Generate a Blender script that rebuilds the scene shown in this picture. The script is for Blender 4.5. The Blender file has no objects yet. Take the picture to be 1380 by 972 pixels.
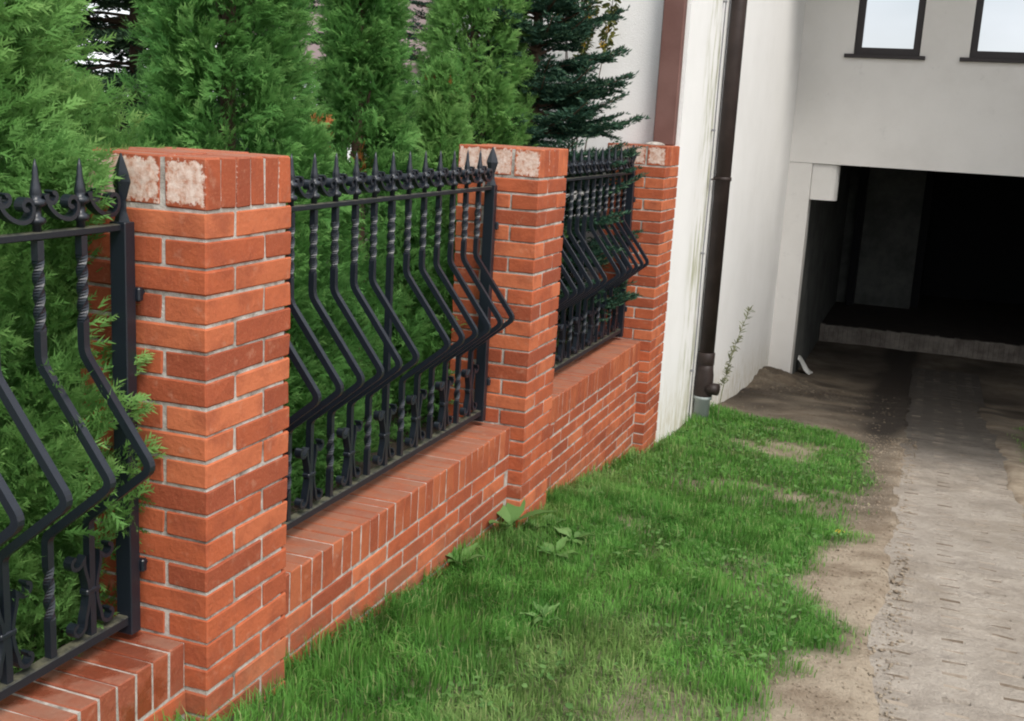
import bpy, math, random
import numpy as np
from mathutils import Vector, Matrix

sc = bpy.context.scene
C = sc.collection
R = math.radians

# ------------------------------------------------------------------ camera
# heights are measured from the top of the brick pillars (z = 0)
CAM = Vector((1.59566, -2.25313, 0.13544))
RX = Vector((0.93478551, 0.35096451, 0.05477192))
UX = Vector((-0.12426686, 0.17866117, 0.97603173))
FX = Vector((-0.33276688, 0.91918665, -0.21062313))
cam_d = bpy.data.cameras.new('camera')
cam = bpy.data.objects.new('camera', cam_d)
C.objects.link(cam)
cam.matrix_world = Matrix(((RX.x, UX.x, -FX.x, CAM.x), (RX.y, UX.y, -FX.y, CAM.y),
                           (RX.z, UX.z, -FX.z, CAM.z), (0, 0, 0, 1)))
cam_d.sensor_width = 36
cam_d.lens = 1531.37 / 1380 * 36
cam_d.clip_start = 0.05
cam_d.clip_end = 2000
sc.camera = cam

# ------------------------------------------------------------------ sky and sun
SUN_EL, SUN_AZ = 52.0, 130.0          # azimuth clockwise from +Y: light comes from the right, a little from behind
w = bpy.data.worlds.new('World')
sc.world = w
w.use_nodes = True
nt = w.node_tree
nt.nodes.clear()
N = nt.nodes.new
L = nt.links.new
out = N('ShaderNodeOutputWorld')
bg = N('ShaderNodeBackground')
sky = N('ShaderNodeTexSky')
sky.sky_type = 'NISHITA'
sky.sun_disc = False
sky.sun_elevation = R(SUN_EL)
sky.sun_rotation = R(SUN_AZ)
sky.dust_density = 2.5
sky.air_density = 1.0
tc = N('ShaderNodeTexCoord')
mp = N('ShaderNodeMapping')
mp.inputs['Scale'].default_value = (1.0, 1.0, 2.6)
nz = N('ShaderNodeTexNoise')
nz.inputs['Scale'].default_value = 2.2
nz.inputs['Detail'].default_value = 6
nz.inputs['Roughness'].default_value = 0.55
cr = N('ShaderNodeMapRange')
cr.inputs['From Min'].default_value = 0.40
cr.inputs['From Max'].default_value = 0.60
cr.inputs['To Min'].default_value = 0.50
cr.inputs['To Max'].default_value = 0.97
mx = N('ShaderNodeMix')
mx.data_type = 'RGBA'
mx.inputs['B'].default_value = (8.6, 8.8, 9.1, 1)     # bright even cloud deck (times the 0.1 strength below)
L(tc.outputs['Generated'], mp.inputs['Vector'])
L(mp.outputs['Vector'], nz.inputs['Vector'])
L(nz.outputs['Fac'], cr.inputs['Value'])
L(cr.outputs['Result'], mx.inputs['Factor'])
L(sky.outputs['Color'], mx.inputs['A'])
L(mx.outputs['Result'], bg.inputs['Color'])
bg.inputs['Strength'].default_value = 0.1
L(bg.outputs['Background'], out.inputs['Surface'])

sun_d = bpy.data.lights.new('sun', 'SUN')
sun_d.energy = 1.4
sun_d.angle = R(22)
sun_d.color = (1.0, 0.95, 0.88)
sun = bpy.data.objects.new('sun', sun_d)
C.objects.link(sun)
sd = Vector((math.sin(R(SUN_AZ)) * math.cos(R(SUN_EL)), math.cos(R(SUN_AZ)) * math.cos(R(SUN_EL)), math.sin(R(SUN_EL))))
sun.rotation_euler = sd.to_track_quat('Z', 'Y').to_euler()

sc.view_settings.view_transform = 'Standard'
sc.view_settings.look = 'None'
sc.view_settings.exposure = 1.08
sc.view_settings.gamma = 1.0
sc.view_settings.use_curve_mapping = False
sc.render.engine = 'CYCLES'
sc.cycles.filter_width = 2.0
sc.cycles.max_bounces = 8
sc.cycles.use_denoising = True

# ------------------------------------------------------------------ materials
MATS = {}


def new_mat(name, rough=0.8, col=(0.5, 0.5, 0.5)):
    m = bpy.data.materials.new(name)
    m.use_nodes = True
    b = m.node_tree.nodes['Principled BSDF']
    b.inputs['Base Color'].default_value = (*col, 1)
    b.inputs['Roughness'].default_value = rough
    b.inputs['Specular IOR Level'].default_value = 0.3
    MATS[name] = m
    return m, m.node_tree, b


def noise(t, scale, detail=4, rough=0.55, vec=None):
    n = t.nodes.new('ShaderNodeTexNoise')
    n.inputs['Scale'].default_value = scale
    n.inputs['Detail'].default_value = detail
    n.inputs['Roughness'].default_value = rough
    if vec is not None:
        t.links.new(vec, n.inputs['Vector'])
    return n


def ramp(t, src, stops):
    r = t.nodes.new('ShaderNodeValToRGB')
    e = r.color_ramp.elements
    while len(e) < len(stops):
        e.new(0.5)
    for k, (p, c) in enumerate(stops):
        e[k].position = p
        e[k].color = (*c, 1) if len(c) == 3 else c
    t.links.new(src, r.inputs['Fac'])
    return r


def mixc(t, fac, a, b, mode='MIX'):
    m = t.nodes.new('ShaderNodeMix')
    m.data_type = 'RGBA'
    m.blend_type = mode
    for s, v in (('Factor', fac), ('A', a), ('B', b)):
        if isinstance(v, (int, float)):
            m.inputs[s].default_value = v
        elif isinstance(v, tuple):
            m.inputs[s].default_value = (*v, 1)
        else:
            t.links.new(v, m.inputs[s])
    return m.outputs['Result']


def math_(t, op, a, b=None, c=None):
    m = t.nodes.new('ShaderNodeMath')
    m.operation = op
    for k, v in enumerate((a, b, c)):
        if v is None:
            continue
        if isinstance(v, (int, float)):
            m.inputs[k].default_value = v
        else:
            t.links.new(v, m.inputs[k])
    return m.outputs[0]


def mrange(t, v, a, b, lo=0.0, hi=1.0):
    m = t.nodes.new('ShaderNodeMapRange')
    m.interpolation_type = 'SMOOTHSTEP'
    m.inputs['From Min'].default_value = a
    m.inputs['From Max'].default_value = b
    m.inputs['To Min'].default_value = lo
    m.inputs['To Max'].default_value = hi
    t.links.new(v, m.inputs['Value'])
    return m.outputs['Result']


def bump(t, b, h, strength=0.3, dist=0.01):
    n = t.nodes.new('ShaderNodeBump')
    n.inputs['Strength'].default_value = strength
    n.inputs['Distance'].default_value = dist
    t.links.new(h, n.inputs['Height'])
    t.links.new(n.outputs['Normal'], b.inputs['Normal'])


def obj_coord(t):
    return t.nodes.new('ShaderNodeTexCoord').outputs['Object']


def geo_pos(t):
    return t.nodes.new('ShaderNodeNewGeometry').outputs['Position']


def sep(t, v):
    s = t.nodes.new('ShaderNodeSeparateXYZ')
    t.links.new(v, s.inputs[0])
    return s.outputs


def brick_mat(name, cap=False, base=((0.26, 0.058, 0.026), (0.40, 0.094, 0.036), (0.50, 0.145, 0.062)), top=False, wet=False):
    m, t, b = new_mat(name, 0.82)
    oi = t.nodes.new('ShaderNodeObjectInfo')
    pos = geo_pos(t)
    r = ramp(t, oi.outputs['Random'], [(0.0, base[0]), (0.55, base[1]), (1.0, base[2])])
    n1 = noise(t, 9, 5, 0.6, pos)
    c = mixc(t, mrange(t, n1.outputs['Fac'], 0.42, 0.72, 0, 0.7), r.outputs['Color'], (0.24, 0.055, 0.026))
    n2 = noise(t, 140, 3, 0.7, pos)
    c = mixc(t, mrange(t, n2.outputs['Fac'], 0.5, 0.85, 0, 0.5), c, (0.52, 0.2, 0.10))
    n3 = noise(t, 23, 4, 0.6, pos)
    c = mixc(t, mrange(t, n3.outputs['Fac'], 0.56, 0.8, 0, 0.45), c, (0.5, 0.27, 0.18))   # lime bloom
    if cap:
        o = sep(t, obj_coord(t))
        ln = t.nodes.new('ShaderNodeAttribute')
        ln.attribute_type = 'OBJECT'
        ln.attribute_name = 'half_length'
        nn = noise(t, 55, 5, 0.7, pos)
        wob = mrange(t, nn.outputs['Fac'], 0.3, 0.7, -0.010, 0.010)
        ax = math_(t, 'ADD', math_(t, 'ABSOLUTE', o[0]), wob)
        az = math_(t, 'ADD', math_(t, 'ABSOLUTE', o[2]), wob)
        fx = mrange(t, math_(t, 'SUBTRACT', ln.outputs['Fac'], ax), 0.004, 0.012)
        fz = mrange(t, math_(t, 'SUBTRACT', 0.060, az), 0.007, 0.014)
        fy = math_(t, 'LESS_THAN', o[1], -0.0275)
        f = math_(t, 'MULTIPLY', math_(t, 'MULTIPLY', fx, fz), fy)
        n4 = noise(t, 40, 6, 0.75, pos)
        pale = ramp(t, n4.outputs['Fac'], [(0.34, (0.40, 0.17, 0.10)), (0.45, (0.56, 0.37, 0.29)), (0.6, (0.68, 0.55, 0.48))])
        c = mixc(t, f, c, pale.outputs['Color'])
    if top:                                                    # the upper faces are weathered and dusty
        ge = t.nodes.new('ShaderNodeNewGeometry')
        up = sep(t, ge.outputs['Normal'])[2]
        n5 = noise(t, 12, 5, 0.65, pos)
        f = math_(t, 'MULTIPLY', mrange(t, up, 0.6, 0.95), mrange(t, n5.outputs['Fac'], 0.3, 0.7, 0.35, 0.9))
        c = mixc(t, f, c, (0.27, 0.135, 0.09))
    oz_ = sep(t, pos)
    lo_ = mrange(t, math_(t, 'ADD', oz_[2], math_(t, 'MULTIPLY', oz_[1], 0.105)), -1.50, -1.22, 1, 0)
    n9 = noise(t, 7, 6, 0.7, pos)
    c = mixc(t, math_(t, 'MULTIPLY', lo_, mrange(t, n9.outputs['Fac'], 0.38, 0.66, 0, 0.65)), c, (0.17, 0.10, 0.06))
    if wet:
        n7 = noise(t, 5, 4, 0.6, pos)
        wf = mrange(t, n7.outputs['Fac'], 0.42, 0.56)
        c = mixc(t, math_(t, 'MULTIPLY', wf, 0.7), c, (0.17, 0.034, 0.016))
        t.links.new(mrange(t, wf, 0, 1, 0.75, 0.22), b.inputs['Roughness'])
        b.inputs['Specular IOR Level'].default_value = 0.5
    t.links.new(c, b.inputs['Base Color'])
    n6 = noise(t, 60, 6, 0.7, pos)
    n8 = noise(t, 17, 3, 0.5, pos)
    bump(t, b, math_(t, 'ADD', n6.outputs['Fac'], math_(t, 'MULTIPLY', n8.outputs['Fac'], 1.5)), 0.6, 0.005)
    return m


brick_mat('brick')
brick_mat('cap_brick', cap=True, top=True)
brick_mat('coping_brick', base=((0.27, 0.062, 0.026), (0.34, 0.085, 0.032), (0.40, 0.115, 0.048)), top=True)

brick_mat('wet_coping_brick', base=((0.25, 0.055, 0.022), (0.30, 0.07, 0.027), (0.36, 0.10, 0.04)), top=True, wet=True)

m, t, b = new_mat('mortar', 0.95)
p = geo_pos(t)
n1 = noise(t, 14, 6, 0.7, p)
r = ramp(t, n1.outputs['Fac'], [(0.30, (0.095, 0.08, 0.066)), (0.44, (0.32, 0.29, 0.255)), (0.60, (0.52, 0.485, 0.44))])
t.links.new(r.outputs['Color'], b.inputs['Base Color'])
bump(t, b, noise(t, 90, 5, 0.7, p).outputs['Fac'], 0.8, 0.006)

m, t, b = new_mat('iron', 0.36)
p = geo_pos(t)
n1 = noise(t, 30, 5, 0.6, p)
c = mixc(t, mrange(t, n1.outputs['Fac'], 0.6, 0.78, 0, 0.35), (0.0085, 0.012, 0.019), (0.032, 0.025, 0.022))
t.links.new(c, b.inputs['Base Color'])
b.inputs['Specular IOR Level'].default_value = 0.55
bump(t, b, noise(t, 160, 3, 0.6, p).outputs['Fac'], 0.25, 0.002)

m, t, b = new_mat('iron_rail', 0.5)
p = geo_pos(t)
n1 = noise(t, 26, 5, 0.65, p)
up = sep(t, t.nodes.new('ShaderNodeNewGeometry').outputs['Normal'])[2]
f = math_(t, 'MULTIPLY', mrange(t, up, 0.5, 0.9), mrange(t, n1.outputs['Fac'], 0.36, 0.62, 0.15, 0.85))
c = mixc(t, f, (0.011, 0.0135, 0.018), (0.13, 0.125, 0.085))   # paler yellowish tone on the upper faces
t.links.new(c, b.inputs['Base Color'])
bump(t, b, noise(t, 160, 3, 0.6, p).outputs['Fac'], 0.3, 0.002)

# white roughcast wall with green algae beside the downpipe and splashed earth at its foot
m, t, b = new_mat('white_render', 0.92)
p = geo_pos(t)
o = sep(t, p)
n1 = noise(t, 1.6, 5, 0.6, p)
c = mixc(t, mrange(t, n1.outputs['Fac'], 0.35, 0.7, 0, 0.6), (0.84, 0.835, 0.82), (0.77, 0.765, 0.745))
mpn = t.nodes.new('ShaderNodeMapping')
mpn.inputs['Scale'].default_value = (3, 5.5, 1.1)
t.links.new(p, mpn.inputs['Vector'])
n2 = noise(t, 1.6, 6, 0.65, mpn.outputs['Vector'])
dy = math_(t, 'ABSOLUTE', math_(t, 'SUBTRACT', o[1], 6.05))
f = math_(t, 'MULTIPLY', mrange(t, dy, 0.12, 0.42, 1, 0), mrange(t, n2.outputs['Fac'], 0.44, 0.68, 0, 0.8))
c = mixc(t, f, c, (0.33, 0.335, 0.17))
low = mrange(t, math_(t, 'ADD', o[2], math_(t, 'MULTIPLY', o[1], 0.112)), -1.42, -0.85, 1, 0)
n3 = noise(t, 6, 6, 0.7, mpn.outputs['Vector'])
f = math_(t, 'MULTIPLY', low, mrange(t, n3.outputs['Fac'], 0.38, 0.65, 0, 0.75))
c = mixc(t, f, c, (0.50, 0.44, 0.29))
t.links.new(c, b.inputs['Base Color'])
bump(t, b, noise(t, 110, 4, 0.7, p).outputs['Fac'], 0.6, 0.006)

m, t, b = new_mat('grey_render', 0.93)
p = geo_pos(t)
n1 = noise(t, 0.9, 6, 0.65, p)
c = mixc(t, mrange(t, n1.outputs['Fac'], 0.35, 0.7), (0.76, 0.735, 0.695), (0.69, 0.665, 0.625))
n2 = noise(t, 5, 6, 0.75, p)
c = mixc(t, mrange(t, n2.outputs['Fac'], 0.60, 0.78, 0, 0.4), c, (0.40, 0.385, 0.36))
t.links.new(c, b.inputs['Base Color'])
bump(t, b, noise(t, 120, 4, 0.7, p).outputs['Fac'], 0.5, 0.005)

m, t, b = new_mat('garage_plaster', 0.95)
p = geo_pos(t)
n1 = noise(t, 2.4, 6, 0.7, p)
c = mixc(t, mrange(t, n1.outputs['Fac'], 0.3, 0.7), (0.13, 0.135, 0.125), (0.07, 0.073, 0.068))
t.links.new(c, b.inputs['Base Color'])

m, t, b = new_mat('edge_stone', 0.95)
p = geo_pos(t)
n1 = noise(t, 5, 6, 0.7, p)
c = mixc(t, mrange(t, n1.outputs['Fac'], 0.3, 0.7), (0.26, 0.23, 0.195), (0.12, 0.10, 0.085))
t.links.new(c, b.inputs['Base Color'])
m, t, b = new_mat('unlit_dark', 0.95, (0.014, 0.014, 0.016))  # near-black: darkness of the garage depth put into the colour
m, t, b = new_mat('dark_brown_frame', 0.45, (0.030, 0.024, 0.024))
m, t, b = new_mat('grey_plastic', 0.55, (0.42, 0.46, 0.46))
m, t, b = new_mat('cable_grey', 0.6, (0.22, 0.22, 0.23))
m, t, b = new_mat('white_cloth', 0.8, (0.62, 0.61, 0.57))

m, t, b = new_mat('brown_pipe', 0.5)
p = geo_pos(t)
n1 = noise(t, 5, 5, 0.6, p)
c = mixc(t, mrange(t, n1.outputs['Fac'], 0.4, 0.7), (0.024, 0.016, 0.014), (0.038, 0.026, 0.023))
t.links.new(c, b.inputs['Base Color'])

m, t, b = new_mat('brown_post', 0.6)
p = geo_pos(t)
n1 = noise(t, 4, 5, 0.6, p)
c = mixc(t, mrange(t, n1.outputs['Fac'], 0.35, 0.7), (0.135, 0.066, 0.055), (0.175, 0.092, 0.078))
t.links.new(c, b.inputs['Base Color'])
bump(t, b, noise(t, 60, 4, 0.6, p).outputs['Fac'], 0.3, 0.003)

m, t, b = new_mat('window_pane', 0.03, (0.50, 0.515, 0.53))
b.inputs['Metallic'].default_value = 1.0
m, t, b = new_mat('roof_tile', 0.85)
p = geo_pos(t)
n1 = noise(t, 3, 5, 0.6, p)
c = mixc(t, n1.outputs['Fac'], (0.13, 0.095, 0.09), (0.20, 0.155, 0.15))
t.links.new(c, b.inputs['Base Color'])

m, t, b = new_mat('concrete', 0.93)
p = geo_pos(t)
n1 = noise(t, 3.5, 6, 0.65, p)
n2 = noise(t, 45, 5, 0.75, p)
oi = t.nodes.new('ShaderNodeObjectInfo')
c = mixc(t, mrange(t, n1.outputs['Fac'], 0.36, 0.66), (0.44, 0.385, 0.32), (0.30, 0.255, 0.205))
c = mixc(t, mrange(t, n2.outputs['Fac'], 0.45, 0.75, 0, 0.55), c, (0.175, 0.145, 0.115))
n3 = noise(t, 1.3, 5, 0.7, p)
c = mixc(t, mrange(t, n3.outputs['Fac'], 0.50, 0.68, 0, 0.75), c, (0.30, 0.25, 0.19))      # earth spread over it
n4 = noise(t, 9, 7, 0.75, p)
c = mixc(t, mrange(t, n4.outputs['Fac'], 0.52, 0.70, 0, 0.5), c, (0.18, 0.155, 0.13))
c = mixc(t, mrange(t, oi.outputs['Random'], 0, 1, 0, 0.3), c, (0.30, 0.27, 0.235))
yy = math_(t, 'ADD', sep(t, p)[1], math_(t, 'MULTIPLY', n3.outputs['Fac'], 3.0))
c = mixc(t, mrange(t, yy, 6.0, 9.6, 0, 0.88), c, (0.042, 0.035, 0.029))                  # shade at the garage end of the drive painted into the concrete
t.links.new(c, b.inputs['Base Color'])
bump(t, b, math_(t, 'ADD', n2.outputs['Fac'], math_(t, 'MULTIPLY', n4.outputs['Fac'], 2.0)), 0.9, 0.02)

m, t, b = new_mat('dark_dirt_floor', 0.95)  # dark brown dirt of the raised garage floor
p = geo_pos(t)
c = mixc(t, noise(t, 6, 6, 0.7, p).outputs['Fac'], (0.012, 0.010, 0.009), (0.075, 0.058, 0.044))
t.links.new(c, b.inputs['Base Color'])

m, t, b = new_mat('slot_earth', 0.97)
p = geo_pos(t)
c = mixc(t, mrange(t, noise(t, 5, 4, 0.6, p).outputs['Fac'], 0.4, 0.6), (0.27, 0.225, 0.175), (0.11, 0.083, 0.058))
t.links.new(c, b.inputs['Base Color'])

m, t, b = new_mat('soil', 0.97)
p = geo_pos(t)
at = t.nodes.new('ShaderNodeAttribute')
at.attribute_name = 'lawn'
n1 = noise(t, 4, 7, 0.7, p)
n2 = noise(t, 38, 6, 0.75, p)
c = mixc(t, mrange(t, n1.outputs['Fac'], 0.36, 0.66), (0.40, 0.33, 0.245), (0.235, 0.18, 0.125))
c = mixc(t, mrange(t, n2.outputs['Fac'], 0.52, 0.74, 0, 0.6), c, (0.15, 0.11, 0.078))
n3 = noise(t, 90, 3, 0.6, p)
c = mixc(t, mrange(t, n3.outputs['Fac'], 0.66, 0.74, 0, 0.6), c, (0.38, 0.33, 0.26))
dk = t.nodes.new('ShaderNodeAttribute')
dk.attribute_name = 'humus_shade'
c = mixc(t, dk.outputs['Fac'], c, mixc(t, n2.outputs['Fac'], (0.014, 0.011, 0.009), (0.060, 0.045, 0.032)))  # dark humus, plus shade painted into the soil towards the garage
g = mixc(t, n2.outputs['Fac'], (0.04, 0.062, 0.018), (0.085, 0.115, 0.035))
c = mixc(t, math_(t, 'MULTIPLY', at.outputs['Fac'], 0.8), c, g)
t.links.new(c, b.inputs['Base Color'])
hh = math_(t, 'ADD', n2.outputs['Fac'], math_(t, 'MULTIPLY', n3.outputs['Fac'], 0.4))
bump(t, b, hh, 0.9, 0.025)


def leaf_mat(name, dark, light, tip, trans=0.25, rough=0.6):
    """per-leaf tint in attribute 'tint' (0..1) and freshness of the growth in 'tip'"""
    m = bpy.data.materials.new(name)
    m.use_nodes = True
    t = m.node_tree
    t.nodes.clear()
    o = t.nodes.new('ShaderNodeOutputMaterial')
    a = t.nodes.new('ShaderNodeAttribute')
    a.attribute_name = 'tint'
    a2 = t.nodes.new('ShaderNodeAttribute')
    a2.attribute_name = 'tip'
    c = mixc(t, a.outputs['Fac'], dark, light)
    c = mixc(t, a2.outputs['Fac'], c, tip)
    b = t.nodes.new('ShaderNodeBsdfPrincipled')
    b.inputs['Roughness'].default_value = rough
    b.inputs['Specular IOR Level'].default_value = 0.12
    t.links.new(c, b.inputs['Base Color'])
    tr = t.nodes.new('ShaderNodeBsdfTranslucent')
    t.links.new(c, tr.inputs['Color'])
    ms = t.nodes.new('ShaderNodeMixShader')
    ms.inputs['Fac'].default_value = trans
    t.links.new(b.outputs[0], ms.inputs[1])
    t.links.new(tr.outputs[0], ms.inputs[2])
    t.links.new(ms.outputs[0], o.inputs['Surface'])
    MATS[name] = m
    return m


leaf_mat('thuja_leaf', (0.06, 0.18, 0.042), (0.14, 0.335, 0.085), (0.29, 0.50, 0.155), 0.48)
leaf_mat('thuja_leaf_bright', (0.09, 0.23, 0.055), (0.19, 0.39, 0.105), (0.35, 0.54, 0.175), 0.48)
leaf_mat('thuja_dead', (0.30, 0.10, 0.03), (0.42, 0.16, 0.05), (0.4, 0.2, 0.08))
leaf_mat('fir_needle', (0.018, 0.052, 0.034), (0.042, 0.10, 0.066), (0.13, 0.22, 0.11), 0.15)
leaf_mat('spruce_needle', (0.022, 0.05, 0.026), (0.05, 0.095, 0.05), (0.10, 0.15, 0.08), 0.15)
leaf_mat('grass_blade', (0.055, 0.175, 0.028), (0.165, 0.375, 0.075), (0.40, 0.42, 0.19), 0.42)
leaf_mat('broad_leaf', (0.06, 0.15, 0.035), (0.13, 0.25, 0.07), (0.2, 0.3, 0.12), 0.3)
leaf_mat('shrub_leaf', (0.04, 0.075, 0.03), (0.10, 0.13, 0.05), (0.40, 0.31, 0.06), 0.25)
leaf_mat('yellow_petal', (0.55, 0.36, 0.04), (0.70, 0.50, 0.06), (0.7, 0.5, 0.1), 0.3)
leaf_mat('dry_stalk', (0.17, 0.19, 0.10), (0.24, 0.25, 0.14), (0.28, 0.28, 0.16), 0.3)
new_mat('stalk_green', 0.8, (0.16, 0.17, 0.09))
m, t, b = new_mat('bark', 0.95)
p = geo_pos(t)
c = mixc(t, noise(t, 18, 5, 0.7, p).outputs['Fac'], (0.05, 0.032, 0.022), (0.14, 0.095, 0.065))
t.links.new(c, b.inputs['Base Color'])


# ------------------------------------------------------------------ mesh helpers
def link(name, me, parent=None):
    o = bpy.data.objects.new(name, me)
    C.objects.link(o)
    if parent is not None:
        o.parent = parent
    return o


def empty(name, loc=(0, 0, 0)):
    o = bpy.data.objects.new(name, None)
    o.empty_display_size = 0.1
    C.objects.link(o)
    o.location = loc
    return o


def tag(o, label, cat, group=None, kind=None):
    o['label'] = label
    o['category'] = cat
    if group:
        o['group'] = group
    if kind:
        o['kind'] = kind
    return o


class MB:
    def __init__(s):
        s.v, s.f = [], []

    def add(s, verts, faces):
        k = len(s.v)
        s.v += [tuple(q) for q in verts]
        s.f += [tuple(i + k for i in f) for f in faces]
        return s

    def box(s, x0, x1, y0, y1, z0, z1):
        v = [(x, y, z) for z in (z0, z1) for y in (y0, y1) for x in (x0, x1)]
        return s.add(v, [(0, 2, 3, 1), (4, 5, 7, 6), (0, 1, 5, 4), (2, 6, 7, 3), (0, 4, 6, 2), (1, 3, 7, 5)])

    def cbox(s, x0, x1, y0, y1, z0, z1, c=0.003, rnd=None, jit=0.0):
        """box with chamfered edges"""
        cx, cy, cz = (x0 + x1) / 2, (y0 + y1) / 2, (z0 + z1) / 2
        hx, hy, hz = (x1 - x0) / 2, (y1 - y0) / 2, (z1 - z0) / 2
        vs, idx = [], {}
        for sx in (-1, 1):
            for sy in (-1, 1):
                for sz in (-1, 1):
                    j = [(rnd.uniform(-jit, jit) if rnd else 0) for _ in range(3)]
                    cc = c * (rnd.uniform(0.6, 2.0) if rnd else 1)
                    for ax in range(3):
                        q = [sx * hx, sy * hy, sz * hz]
                        d = [sx * cc, sy * cc, sz * cc]
                        q = [q[i] - (0 if i == ax else d[i]) + j[i] for i in range(3)]
                        idx[(sx, sy, sz, ax)] = len(vs)
                        vs.append((q[0] + cx, q[1] + cy, q[2] + cz))
        fs = []
        for ax in range(3):
            a, bb = [i for i in range(3) if i != ax]
            for sg in (-1, 1):
                loop = []
                for (p, q) in ((-1, -1), (1, -1), (1, 1), (-1, 1)):
                    s3 = [0, 0, 0]
                    s3[ax], s3[a], s3[bb] = sg, p, q
                    loop.append(idx[(*s3, ax)])
                fs.append(loop)
        for ax in range(3):                       # edge chamfers
            a, bb = [i for i in range(3) if i != ax]
            for p in (-1, 1):
                for q in (-1, 1):
                    k = []
                    for sg in (-1, 1):
                        s3 = [0, 0, 0]
                        s3[ax], s3[a], s3[bb] = sg, p, q
                        k.append((idx[(*s3, a)], idx[(*s3, bb)]))
                    fs.append([k[0][0], k[0][1], k[1][1], k[1][0]])
        for sx in (-1, 1):
            for sy in (-1, 1):
                for sz in (-1, 1):
                    fs.append([idx[(sx, sy, sz, 0)], idx[(sx, sy, sz, 1)], idx[(sx, sy, sz, 2)]])
        # orient outwards
        o2 = []
        for f in fs:
            P = [Vector(vs[i]) for i in f]
            nrm = (P[1] - P[0]).cross(P[2] - P[0])
            cen = sum(P, Vector()) / len(P) - Vector((cx, cy, cz))
            o2.append(tuple(f) if nrm.dot(cen) > 0 else tuple(reversed(f)))
        return s.add(vs, o2)

    def lathe(s, prof, seg=8, origin=(0, 0, 0), rot=0.0):
        ox, oy, oz = origin
        vs = []
        for r_, z in prof:
            for k in range(seg):
                a = 2 * math.pi * k / seg + rot
                vs.append((ox + r_ * math.cos(a), oy + r_ * math.sin(a), oz + z))
        fs = []
        for i in range(len(prof) - 1):
            for k in range(seg):
                a, b_ = i * seg + k, i * seg + (k + 1) % seg
                fs.append((a, b_, b_ + seg, a + seg))
        fs.append(tuple(reversed(range(seg))))
        fs.append(tuple(range((len(prof) - 1) * seg, len(prof) * seg)))
        return s.add(vs, fs)

    def sweep(s, pts, hw, hh=None, ref=(0, 1, 0), twist=None, seg=4, taper=None):
        """sweep a rectangle (seg 4) or a round section along pts; ref fixes the section's first axis"""
        hh = hw if hh is None else hh
        pts = [Vector(q) for q in pts]
        ref = Vector(ref)
        n = len(pts)
        vs = []
        for i, q in enumerate(pts):
            d = (pts[min(i + 1, n - 1)] - pts[max(i - 1, 0)]).normalized()
            a = (ref - d * ref.dot(d)).normalized()
            bb = d.cross(a)
            tw = twist[i] if twist else 0
            k = taper[i] if taper else 1
            ca, sa = math.cos(tw), math.sin(tw)
            a2, b2 = a * ca + bb * sa, bb * ca - a * sa
            # mitre
            if seg == 4:
                mk = 1.0
                if 0 < i < n - 1:
                    d1 = (pts[i] - pts[i - 1]).normalized()
                    mk = 1 / max(0.6, d1.dot(d))
                for (u, v_) in ((-1, -1), (1, -1), (1, 1), (-1, 1)):
                    vs.append(q + a2 * (u * hw * k) + b2 * (v_ * hh * k * mk))
            else:
                for j in range(seg):
                    an = 2 * math.pi * j / seg
                    vs.append(q + a2 * (hw * k * math.cos(an)) + b2 * (hh * k * math.sin(an)))
        fs = []
        for i in range(n - 1):
            for j in range(seg):
                a, b_ = i * seg + j, i * seg + (j + 1) % seg
                fs.append((a, b_, b_ + seg, a + seg))
        fs.append(tuple(reversed(range(seg))))
        fs.append(tuple(range((n - 1) * seg, n * seg)))
        return s.add(vs, fs)

    def mesh(s, name, mat, smooth=False):
        me = bpy.data.meshes.new(name)
        me.from_pydata(s.v, [], s.f)
        me.materials.append(MATS[mat])
        if smooth:
            me.polygons.foreach_set('use_smooth', [True] * len(me.polygons))
        me.update()
        return me

    def build(s, name, mat, parent=None, smooth=False):
        return link(name, s.mesh(name, mat, smooth), parent)


def array_mesh(name, verts, faces, mats, attrs=None, midx=None, smooth=False):
    """fast mesh from arrays: faces (n,3) or (n,4); attrs {name: per-vertex floats}"""
    me = bpy.data.meshes.new(name)
    verts = np.ascontiguousarray(verts, dtype=np.float32).reshape(-1, 3)
    faces = np.ascontiguousarray(faces, dtype=np.int32)
    nf, k = faces.shape
    me.vertices.add(len(verts))
    me.vertices.foreach_set('co', verts.ravel())
    me.loops.add(nf * k)
    me.loops.foreach_set('vertex_index', faces.ravel())
    me.polygons.add(nf)
    me.polygons.foreach_set('loop_start', np.arange(0, nf * k, k, dtype=np.int32))
    me.polygons.foreach_set('loop_total', np.full(nf, k, dtype=np.int32))
    for mm in mats:
        me.materials.append(MATS[mm])
    if midx is not None:
        me.polygons.foreach_set('material_index', np.ascontiguousarray(midx, dtype=np.int32))
    if smooth:
        me.polygons.foreach_set('use_smooth', np.ones(nf, dtype=bool))
    for an, vals in (attrs or {}).items():
        a = me.attributes.new(an, 'FLOAT', 'POINT')
        a.data.foreach_set('value', np.ascontiguousarray(vals, dtype=np.float32))
    me.update(calc_edges=True)
    return me


def copy_tree(o, parent=None):
    c = o.copy()
    C.objects.link(c)
    c.parent = parent
    for ch in list(o.children):
        copy_tree(ch, c)
    return c


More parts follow.
